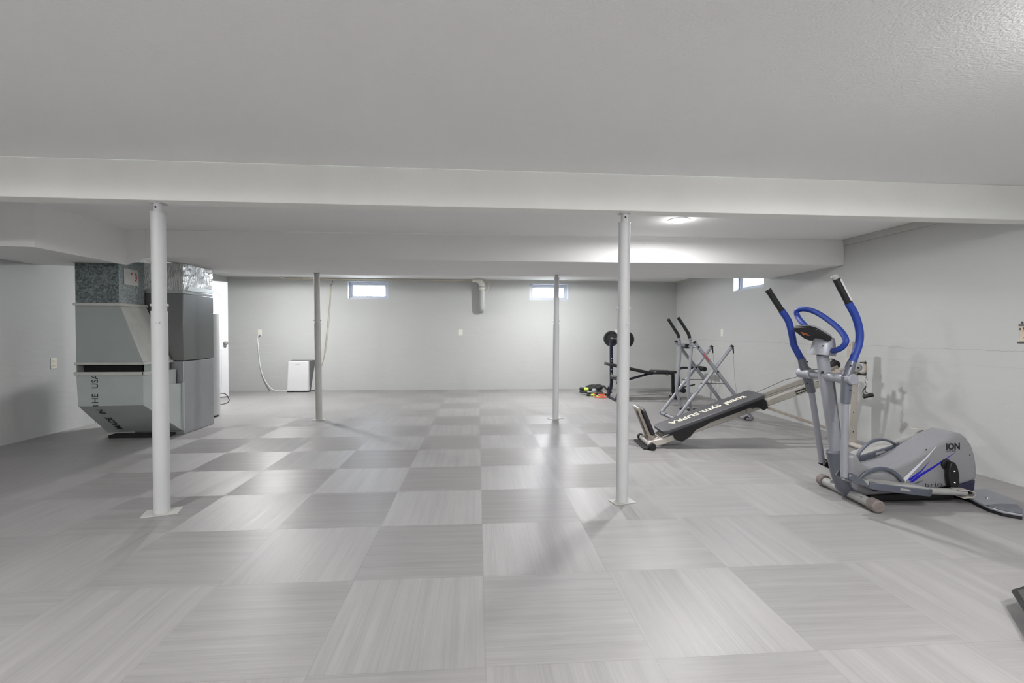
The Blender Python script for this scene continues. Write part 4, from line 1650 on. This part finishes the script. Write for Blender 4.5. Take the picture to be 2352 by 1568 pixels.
tube(bm, [(2.09, -.27, .032), (2.09, .30, .032)], .024, 16)
obj('tower_foot', bm, 'cream_lt', tw, smooth=True, **kw)
for w in (-1, 1):
    bm = nb()
    cyl(bm, (2.09, w * .27, .032), (2.09, w * .31, .032), .031, 18, .004)
    obj('foot_cap', bm, 'black', tw, smooth=True, **kw)
bm = nb()
bar(bm, [(1.17, .02, .425), (2.09, .02, .11)], .024, .030, .004, up=(0, 0, 1))
obj('folding_brace', bm, 'cream', TG, **kw)
# pulley cross arm
bm = nb()
tube(bm, catmull([(2.045, -.25, .905), (2.05, -.262, .84), (2.055, -.245, .79), (2.06, -.12, .765), (2.06, 0, .76), (2.06, .12, .775), (2.05, .20, .80), (2.04, .215, .845), (2.03, .20, .90)], 5), .014, 12)
xa = obj('cross_arm', bm, 'cream', TG, smooth=True, **kw)
bm = nb()
bar(bm, [(1.96, 0, rz(1.96) + .01), (2.09, 0, .79)], .08, .05, .006, up=(0, 0, 1))
bar(bm, [(1.99, -.14, .755), (1.99, .14, .755)], .04, .04, .005, up=(0, 0, 1))
obj('top_bracket', bm, 'cream', xa, **kw)
for w, mm_, rr_ in ((-.180, 'tread', .042), (.15, 'black', .050)):
    bm = nb()
    lathe(bm, [(rr_ * .9, -.012), (rr_, -.009), (rr_ * .93, 0), (rr_, .009), (rr_ * .9, .012)], (2.03, w, .835 if w > 0 else .83), (.25, 1, 0), 28)
    pu = obj('pulley', bm, mm_, xa, smooth=True, **kw)
    bm = nb()
    cyl(bm, (2.025, w - .022, .835 if w > 0 else .83), (2.035, w + .022, .835 if w > 0 else .83), .007, 10)
    obj('pulley_pin', bm, 'black', pu, **kw)
bm = nb()
for w in (-.20, .20):
    q = w * 1.25 if w < 0 else w
    cyl(bm, (2.03, q - .03, .885), (2.03, q + .03, .885), .006, 10)
    ball(bm, (2.03, q - .035, .885), .012)
lathe(bm, [(.022, 0), (.022, .02)], (2.05, -.06, .885), (0, -1, 0), 16)
obj('pins', bm, 'black', xa, smooth=True, **kw)
# cable, chain link and handle on the camera side
bm = nb()
tube(bm, [(2.03, -.19, .79), (2.02, -.20, .765), (1.5, -.15, .66), (1.16, -.10, .53)], .0025, 6)
tube(bm, [(2.03, .16, .80), (1.5, .15, .67), (1.16, .10, .53)], .0025, 6)
obj('cable', bm, 'cord_b', xa, **kw)
bm = nb()
for k, (u_, w_, z_) in enumerate(((2.06, -.255, .755), (2.06, -.26, .715), (2.06, -.26, .675))):
    rot = [(.012 * math.cos(a) if k % 2 else 0, 0 if k % 2 else .012 * math.cos(a), .022 * math.sin(a)) for a in [2 * PI * i / 14 for i in range(14)]]
    tube(bm, [(u_ + a, w_ + b, z_ + c) for a, b, c in rot], .0035, 6, closed=True)
ch = obj('chain_links', bm, 'steel', xa, smooth=True, **kw)
bm = nb()
cyl(bm, (2.05, -.17, .768), (2.06, -.262, .772), .013, 14, .003)
obj('swivel', bm, 'black', xa, smooth=True, **kw)
bm = nb()
tube(bm, catmull([(2.06, -.26, .655), (2.035, -.255, .60), (2.045, -.262, .570)], 4), .0045, 6)
tube(bm, catmull([(2.06, -.26, .655), (2.05, -.27, .60), (2.095, -.30, .585)], 4), .0035, 6)
obj('strap', bm, 'iron', xa, smooth=True, **kw)
bm = nb()
cyl(bm, (2.04, -.25, .548), (2.105, -.30, .578), .018, 16, .005)
obj('handle', bm, 'black', xa, smooth=True, **kw)
bm = nb()
tube(bm, catmull([(1.99, .20, .80), (1.90, .25, .775), (1.86, .30, .78), (1.83, .35, .79)], 5), .004, 6)
ball(bm, (1.86, .30, .78), .014)
obj('far_strap', bm, 'black', xa, smooth=True, **kw)

# ================================================================== air walker / glider
r = GL = thing('gliding_exerciser', 'silver crossed frame gliding exerciser with two black hand grips', 'exercise machine', (3.1, 6.12, 0))
yn_, yf_ = 5.88, 6.38


def scissor(y, a, b, logo=False, nm='frame'):
    """a = front-top to rear-foot leg, b = rear-top to front-foot leg"""
    bm = nb()
    bar(bm, [(a[0][0], y, a[0][1]), (a[1][0], y, a[1][1])], .039, .042, .006, up=(0, 1, 0))
    A_ = obj('scissor_leg', bm, 'silver', GL, smooth=True)
    bm = nb()
    y2 = y + .034
    tube(bm, [(b[0][0], y2, b[0][1]), (b[1][0], y2, b[1][1])], .0215, 14)
    B_ = obj('scissor_leg', bm, 'silver', GL, smooth=True)
    bm = nb()
    d = (Vector((a[1][0], y, a[1][1])) - Vector((a[0][0], y, a[0][1]))).normalized()
    p = Vector((a[0][0], y, a[0][1]))
    bar(bm, [p - d * .018, p + d * .004], .038, .042, .006, up=(0, 1, 0))
    obj('end_cap', bm, 'black', A_)
    bm = nb()
    p = Vector((b[0][0], y2, b[0][1]))
    d = (Vector((b[1][0], y2, b[1][1])) - p).normalized()
    tube(bm, [p - d * .02, p + d * .01], .024, 14)
    tube(bm, [p + Vector((.012, -.01, -.01)), p + Vector((.022, -.01, -.085))], [.012, .007], 8)
    obj('cable_hook', bm, 'black', B_, smooth=True)
    return A_, B_


A_, B_ = scissor(yn_, ((2.845, 1.04), (3.60, .10)), ((3.365, .985), (2.63, .05)))
# printed name on the near leg
d = Vector((3.60 - 2.845, 0, .10 - 1.04)).normalized()
mt = basis(Vector((2.845, yn_ - .0228, 1.04)) + d * .17 + Vector((-.012, 0, -.012)), d, Vector((-d.z, 0, d.x)) * (1 if d.x > 0 else -1))
bm = text_bm('Gazelle', .040, mt, bold=.001, sx=1.15)
obj('leg_text', bm, 'red', A_)
A2, B2 = scissor(yf_, ((2.815, 1.04), (3.58, .07)), ((3.345, .965), (2.625, .04)))
# bent foot at the rear near side
bm = nb()
tube(bm, catmull([(3.585, yn_, .12), (3.64, yn_, .045), (3.64, yn_ + .03, .022), (3.61, yn_ + .08, .022)], 5), .019, 14)
obj('bent_foot', bm, 'silver', A_, smooth=True)
bm = nb()
cyl(bm, (3.60, yn_ + .03, .024), (3.60, yf_ + .03, .024), .019, 16)
fb = obj('floor_bar', bm, 'silver', GL, smooth=True)
bm = nb()
cyl(bm, (3.60, yn_ + .04, .028), (3.60, yn_ + .065, .028), .028, 18)
obj('rubber_ring', bm, 'black', fb, smooth=True)
bm = nb()
cyl(bm, (2.63, yn_ - .02, .024), (2.63, yf_ + .06, .024), .019, 16)
fb = obj('floor_bar', bm, 'silver', GL, smooth=True)
bm = nb()
for yy in (yf_ + .05, yf_ - .12):
    cyl(bm, (2.63, yy, .024), (2.63, yy + .02, .024), .0235, 16)
obj('rubber_ring', bm, 'black', fb, smooth=True)
bm = nb()
cyl(bm, (2.88, yn_, .985), (2.85, yf_, .985), .018, 16)
tb_ = obj('top_bar', bm, 'silver', GL, smooth=True)
bm = nb()
box(bm, (2.815, 6.09, .955), (2.885, 6.22, 1.02))
obj('computer', bm, 'black', tb_, bevel=0.012)
bm = nb()
box(bm, (2.808, 6.10, .985), (2.815, 6.20, 1.015))
obj('display', bm, 'silver_d', tb_, bevel=0.002)
bm = nb()
for y, dx in ((yn_, .0), (yf_, -.03)):
    tube(bm, [(2.94 + dx, y + .03, .505), (3.26 + dx, y + .01, .50)], .005, 6)
obj('limit_cables', bm, 'cord_b', GL)
bm = nb()
tube(bm, catmull([(3.385, yn_ + .02, .90), (3.40, yn_ + .02, .6), (3.43, yn_ + .02, .30), (3.30, yn_ + .02, .13), (3.05, yn_ + .02, .11)], 5), .0018, 6)
tube(bm, catmull([(3.365, yf_ + .02, .88), (3.40, yf_ + .02, .5), (3.43, yf_ + .02, .24), (3.30, yf_ + .02, .12), (3.05, yf_ + .02, .10)], 5), .0018, 6)
obj('drop_cables', bm, 'steel', GL)
bm = nb()
for x, y, z in ((3.15, yn_ - .022, .66), (3.10, yf_ - .022, .675), (2.885, yn_ - .022, .985)):
    lathe(bm, [(.012, 0), (.011, .006), (0, .007)], (x, y, z), (0, -1, 0), 12)
obj('pivot_caps', bm, 'black', GL, smooth=True)
for y, pts, gp in ((6.00, [(2.829, 1.10), (2.852, .961), (2.832, .72), (2.812, .494), (2.832, .261), (2.868, .13)], [(2.668, 1.373), (2.775, 1.215), (2.812, 1.155), (2.829, 1.10)]),
                   (6.27, [(2.80, 1.10), (2.822, .95), (2.806, .72), (2.776, .404), (2.80, .28), (2.848, .12)], [(2.645, 1.363), (2.752, 1.20), (2.786, 1.15), (2.80, 1.10)])):
    bm = nb()
    tube(bm, catmull([(a, y, b) for a, b in pts], 5), .0205, 14)
    sa = obj('swing_arm', bm, 'silver', GL, smooth=True)
    bm = nb()
    tube(bm, catmull([(a, y, b) for a, b in gp], 5), .022, 14)
    obj('grip', bm, 'black', sa, smooth=True)
    bm = nb()
    for z in (1.07, 1.035, 1.0):
        lathe(bm, [(.005, 0), (.005, .001)], (2.835 if y < 6.1 else 2.805, y - .0215, z), (-.3, -1, 0), 8)
    obj('adjustment_holes', bm, 'hole', sa)
    bm = nb()
    lathe(bm, [(.022, -.02), (.030, -.02), (.030, .02), (.022, .02)], (pts[-1][0] + .01, y, .105), (0, 1, 0), 20)
    obj('pivot_sleeve', bm, 'black', sa, smooth=True)
    bm = nb()
    box(bm, (2.92, y - .055, .085), (3.26, y + .055, .105))
    fp = obj('foot_platform', bm, 'black', sa, bevel=0.006)
    bm = nb()
    bar(bm, [(2.86, y, .10), (3.26, y, .08)], .03, .02, .004, up=(0, 0, 1))
    obj('platform_bar', bm, 'silver', fp)

# ================================================================== weight bench and barbell
r = WB = thing('weight_bench', 'navy and black weight bench with padded backrest under the barbell', 'weight bench', (2.9, 7.95, 0))
for y in (7.70, 8.20):
    bm = nb()
    bar(bm, [(2.405, y, 1.035), (2.415, y, .26), (2.405, y, .17), (2.355, y, .012)], .052, .042, .006, up=(0, 1, 0))
    u_ = obj('upright', bm, 'navy_tube', WB, smooth=True)
    bm = nb()
    for z in (.70, .655, .505, .44):
        lathe(bm, [(.009, 0), (.009, .001)], (2.408, y - .0265, z), (0, -1, 0), 10)
    obj('holes', bm, 'white', u_)
    bm = nb()
    bar(bm, [(2.385, y, 1.02), (2.39, y, 1.0), (2.46, y, 1.0), (2.50, y, 1.035), (2.505, y, 1.06)], .03, .012, .003, up=(0, 1, 0))
    obj('bar_cradle', bm, 'black', u_, smooth=True)
bm = nb()
bar(bm, [(2.355, 7.60, .016), (2.355, 8.225, .016)], .04, .032, .005, up=(0, 0, 1))
bar(bm, [(2.412, 7.70, .36), (2.412, 8.20, .36)], .04, .04, .005, up=(0, 0, 1))
obj('rear_crossbars', bm, 'navy_tube', WB, smooth=True)
bm = nb()
bar(bm, [(2.40, 8.17, .40), (2.44, 8.0, .385), (2.50, 7.98, .36)], .02, .05, .003, up=(0, 0, 1))
obj('adjuster', bm, 'steel', WB)
bm = nb()
bar(bm, [(2.43, 7.95, .29), (3.05, 7.95, .455), (3.43, 7.95, .455)], .035, .045, .005, up=(0, 1, 0))
obj('seat_rail', bm, 'navy_tube', WB, smooth=True)


def padbm(c0, c1, w, th):
    c0, c1 = Vector(c0), Vector(c1)
    d = (c1 - c0)
    m4_ = basis(c0, d, (0, 1, 0))
    o_ = rrect(0, d.length, w, .05)
    b = nb()
    hexa(b, [tuple(m4_ @ Vector((a, q, -th))) for a, q in o_], [tuple(m4_ @ Vector((a, q, 0))) for a, q in o_])
    return b


obj('backrest', padbm((2.245, 7.95, .655), (3.06, 7.95, .482), .14, .055), 'pad_blk', WB, bevel=0.02, seg=4)
obj('seat', padbm((3.06, 7.95, .510), (3.43, 7.95, .500), .15, .06), 'pad_blk', WB, bevel=0.025, seg=4)
bm = nb()
bar(bm, [(3.45, 7.95, .50), (3.455, 7.95, .12), (3.49, 7.95, .03)], .045, .05, .006, up=(0, 1, 0))
fl_ = obj('front_leg', bm, 'black', WB, smooth=True)
bm = nb()
bar(bm, [(3.49, 7.75, .02), (3.49, 8.15, .02)], .04, .034, .005, up=(0, 0, 1))
obj('front_foot', bm, 'black', fl_, smooth=True)
bm = nb()
tube(bm, [(3.37, 7.95, .40), (3.30, 7.95, .44)], .005, 6)
bar(bm, [(3.45, 7.95, .47), (3.56, 7.95, .47)], .04, .05, .005, up=(0, 1, 0))
obj('leg_bracket', bm, 'black', fl_)
bm = nb()
tube(bm, catmull([(3.545, 7.95, .46), (3.555, 7.95, .50), (3.585, 7.95, .535), (3.64, 7.95, .55), (3.90, 7.95, .545)], 6), .020, 14)
ca_ = obj('curl_arm', bm, 'navy_tube', WB, smooth=True)
bm = nb()
tube(bm, [(3.88, 7.88, .545), (3.92, 8.02, .535)], .006, 8)
bar(bm, [(3.55, 7.95, .46), (3.56, 7.95, .24), (3.565, 7.95, .18)], .03, .03, .005, up=(0, 1, 0))
obj('curl_frame', bm, 'black', ca_)
bm = nb()
cyl(bm, (3.80, 7.72, .55), (3.93, 7.72, .53), .001, 6)
cyl(bm, (3.905, 7.70, .545), (3.905, 7.93, .545), .042, 20, .008)
obj('foam_roller', bm, 'blackrub', ca_, smooth=True)
bm = nb()
cyl(bm, (3.905, 7.97, .545), (3.905, 8.20, .545), .042, 20, .008)
obj('foam_roller', bm, 'blackrub', ca_, smooth=True)
bm = nb()
cyl(bm, (3.56, 7.74, .17), (3.56, 7.92, .17), .042, 20, .008)
obj('foam_roller', bm, 'blackrub', ca_, smooth=True)
bm = nb()
cyl(bm, (3.56, 7.98, .17), (3.56, 8.16, .17), .042, 20, .008)
obj('foam_roller', bm, 'blackrub', ca_, smooth=True)
bm = nb()
tube(bm, [(3.58, 7.90, .20), (3.80, 7.84, .265)], .012, 10)
obj('weight_peg', bm, 'black', ca_, smooth=True)

r = thing('barbell', 'iron barbell with a black plate at each end resting on the weight bench', 'barbell', (2.46, 7.95, 1.05))
bm = nb()
cyl(bm, (2.44, 7.30, 1.055), (2.47, 8.62, 1.055), .013, 16)
obj('bar', bm, 'steel', r, smooth=True)
for y, x in ((7.50, 2.444), (8.40, 2.465)):
    bm = nb()
    lathe(bm, [(.0, -.018), (.03, -.018), (.034, -.008), (.105, -.006), (.112, -.018), (.138, -.018), (.142, -.012), (.142, .012), (.138, .018), (.112, .018), (.105, .006), (.034, .008), (.03, .018), (0, .018)], (x, y, 1.055), (0.02, 1, 0), 44)
    pt_ = obj('weight_plate', bm, 'iron', r, smooth=True)
    bm = nb()
    cyl(bm, (x, y - .055, 1.055), (x, y - .020, 1.055), .024, 18, .003)
    obj('collar', bm, 'steel', pt_, smooth=True)

# ------------------------------------------------------------------ pile of small gear by the bench
G = 'loose workout gear beside the weight bench'


def disc(nm, label, c, ax_, rad=.165, th=.045):
    b = nb()
    lathe(b, [(.02, -th / 2), (.045, -th / 2), (.05, -th * .3), (rad * .75, -th * .28), (rad * .82, -th / 2), (rad * .97, -th / 2), (rad, -th * .36), (rad, th * .36), (rad * .97, th / 2), (rad * .82, th / 2), (rad * .75, th * .28), (.05, th * .3), (.045, th / 2), (.02, th / 2)], c, ax_, 44)
    o = obj(nm, b, 'iron', smooth=True)
    tag(o, label, 'weight plate', 'loose weight plates on the floor')
    return o


disc('weight_plate', 'black weight plate lying lowest on the floor behind the coral tube', (2.24, 8.72, .03), (0, 0, 1), .16, .05)
disc('weight_plate', 'black weight plate lying tilted on top of the floor stack', (2.23, 8.70, .118), (-.12, -.10, 1), .165, .055)


def handgrip(label, p, q, rad, m1, m2, nm='push_up_handle'):
    p, q = Vector(p), Vector(q)
    rt = thing(nm, label, 'exercise handle', (p + q) / 2, 0, G)
    b = nb()
    cyl(b, p, p.lerp(q, .58), rad, 18, .006)
    obj('grip', b, m1, rt, smooth=True)
    b = nb()
    d_ = (q - p).normalized()
    lathe(b, [(rad, 0), (rad * 1.15, .015), (rad * 1.2, .05), (rad * .7, .08), (0, .085)], p.lerp(q, .58), d_, 18)
    obj('end_cap', b, m2, rt, smooth=True)
    return rt


handgrip('thick black handle with lime end lying highest in the gear pile', (1.93, 8.60, .105), (2.06, 8.52, .10), .034, 'blackrub', 'lime')
handgrip('slim black bar handle poking out farthest left of the gear pile', (1.90, 8.50, .062), (2.14, 8.44, .062), .016, 'black', 'silver')
handgrip('lime and black handle lying flat on the floor in the gear pile', (2.00, 8.36, .022), (2.13, 8.34, .026), .018, 'blackrub', 'lime')
rt = thing('grey_roller', 'small grey round roller in the middle of the gear pile', 'roller', (2.15, 8.42, .09), 0, G)
bm = nb()
cyl(bm, (2.13, 8.45, .085), (2.19, 8.40, .085), .045, 22, .012)
obj('wheel', bm, 'silver', rt, smooth=True)
bm = nb()
cyl(bm, (2.17, 8.36, .05), (2.30, 8.33, .05), .030, 18, .006)
obj('grip', bm, 'iron', rt, smooth=True)
bm = nb()
tube(bm, catmull([(2.16, 8.31, .07), (2.12, 8.28, .05), (2.10, 8.22, .015), (2.14, 8.12, .010), (2.22, 8.09, .010), (2.29, 8.10, .012), (2.28, 8.16, .02), (2.22, 8.17, .03), (2.19, 8.21, .05), (2.30, 8.22, .05)], 7), .0085, 8)
tag(obj('resistance_tube', bm, 'coral', smooth=True), 'coral pink exercise tube curled on the floor', 'exercise tube')
bm = nb()
tube(bm, catmull([(2.17, 8.27, .03), (2.16, 8.22, .02), (2.20, 8.20, .010), (2.27, 8.20, .012), (2.31, 8.25, .012)], 6), .008, 8)
tag(obj('resistance_tube', bm, 'yellow', smooth=True), 'yellow exercise tube tangled within the gear pile', 'exercise tube')
bm = nb()
tube(bm, catmull([(2.20, 8.30, .04), (2.24, 8.25, .03), (2.28, 8.25, .02), (2.31, 8.28, .03)], 6), .008, 8)
tag(obj('resistance_tube', bm, 'green', smooth=True), 'green exercise tube tangled within the gear pile', 'exercise tube')
rnd = random.Random(11)
bm = nb()
pp = [(2.42 + rnd.uniform(-.06, .08), 8.42 + rnd.uniform(-.08, .08), .02 + rnd.uniform(0, .16)) for _ in range(16)]
tube(bm, catmull(pp, 5), .009, 8)
tag(obj('jump_rope', bm, 'black', smooth=True), 'tangled black rope heaped behind the weight bench upright', 'rope')
bm = nb()
bar(bm, [(2.30, 8.40, .085), (2.44, 8.33, .022)], .018, .012, .002)
tag(obj('wooden_stick', bm, 'wood'), 'short pale wooden stick leaning in the gear pile', 'stick')

# ------------------------------------------------------------------ dark panel poking into the frame at the near right
r = thing('aerobic_step', 'dark grey flat step with scuffed edge at the right edge of the floor', 'exercise step', (2.45, 1.60, 0))
pts = [(2.268, 1.786), (2.060, 1.540), (2.55, 1.30), (2.86, 1.60), (2.80, 1.92)]
bm = nb()
hexa(bm, [(x, y, .072) for x, y in pts], [(x, y, .088) for x, y in pts])
obj('step_top', bm, 'iron', r, bevel=0.004)
bm = nb()
hexa(bm, [(x * .96 + .10, y * .96 + .06, .088) for x, y in pts], [(x * .93 + .17, y * .93 + .105, .094) for x, y in pts])
obj('rubber_mat', bm, 'cord_b', r, bevel=0.002)
for x, y in ((2.20, 1.56), (2.52, 1.40), (2.74, 1.62), (2.62, 1.80)):
    bm = nb()
    cyl(bm, (x, y, 0), (x, y, .073), .03, 16)
    obj('leg', bm, 'black', r, smooth=True)
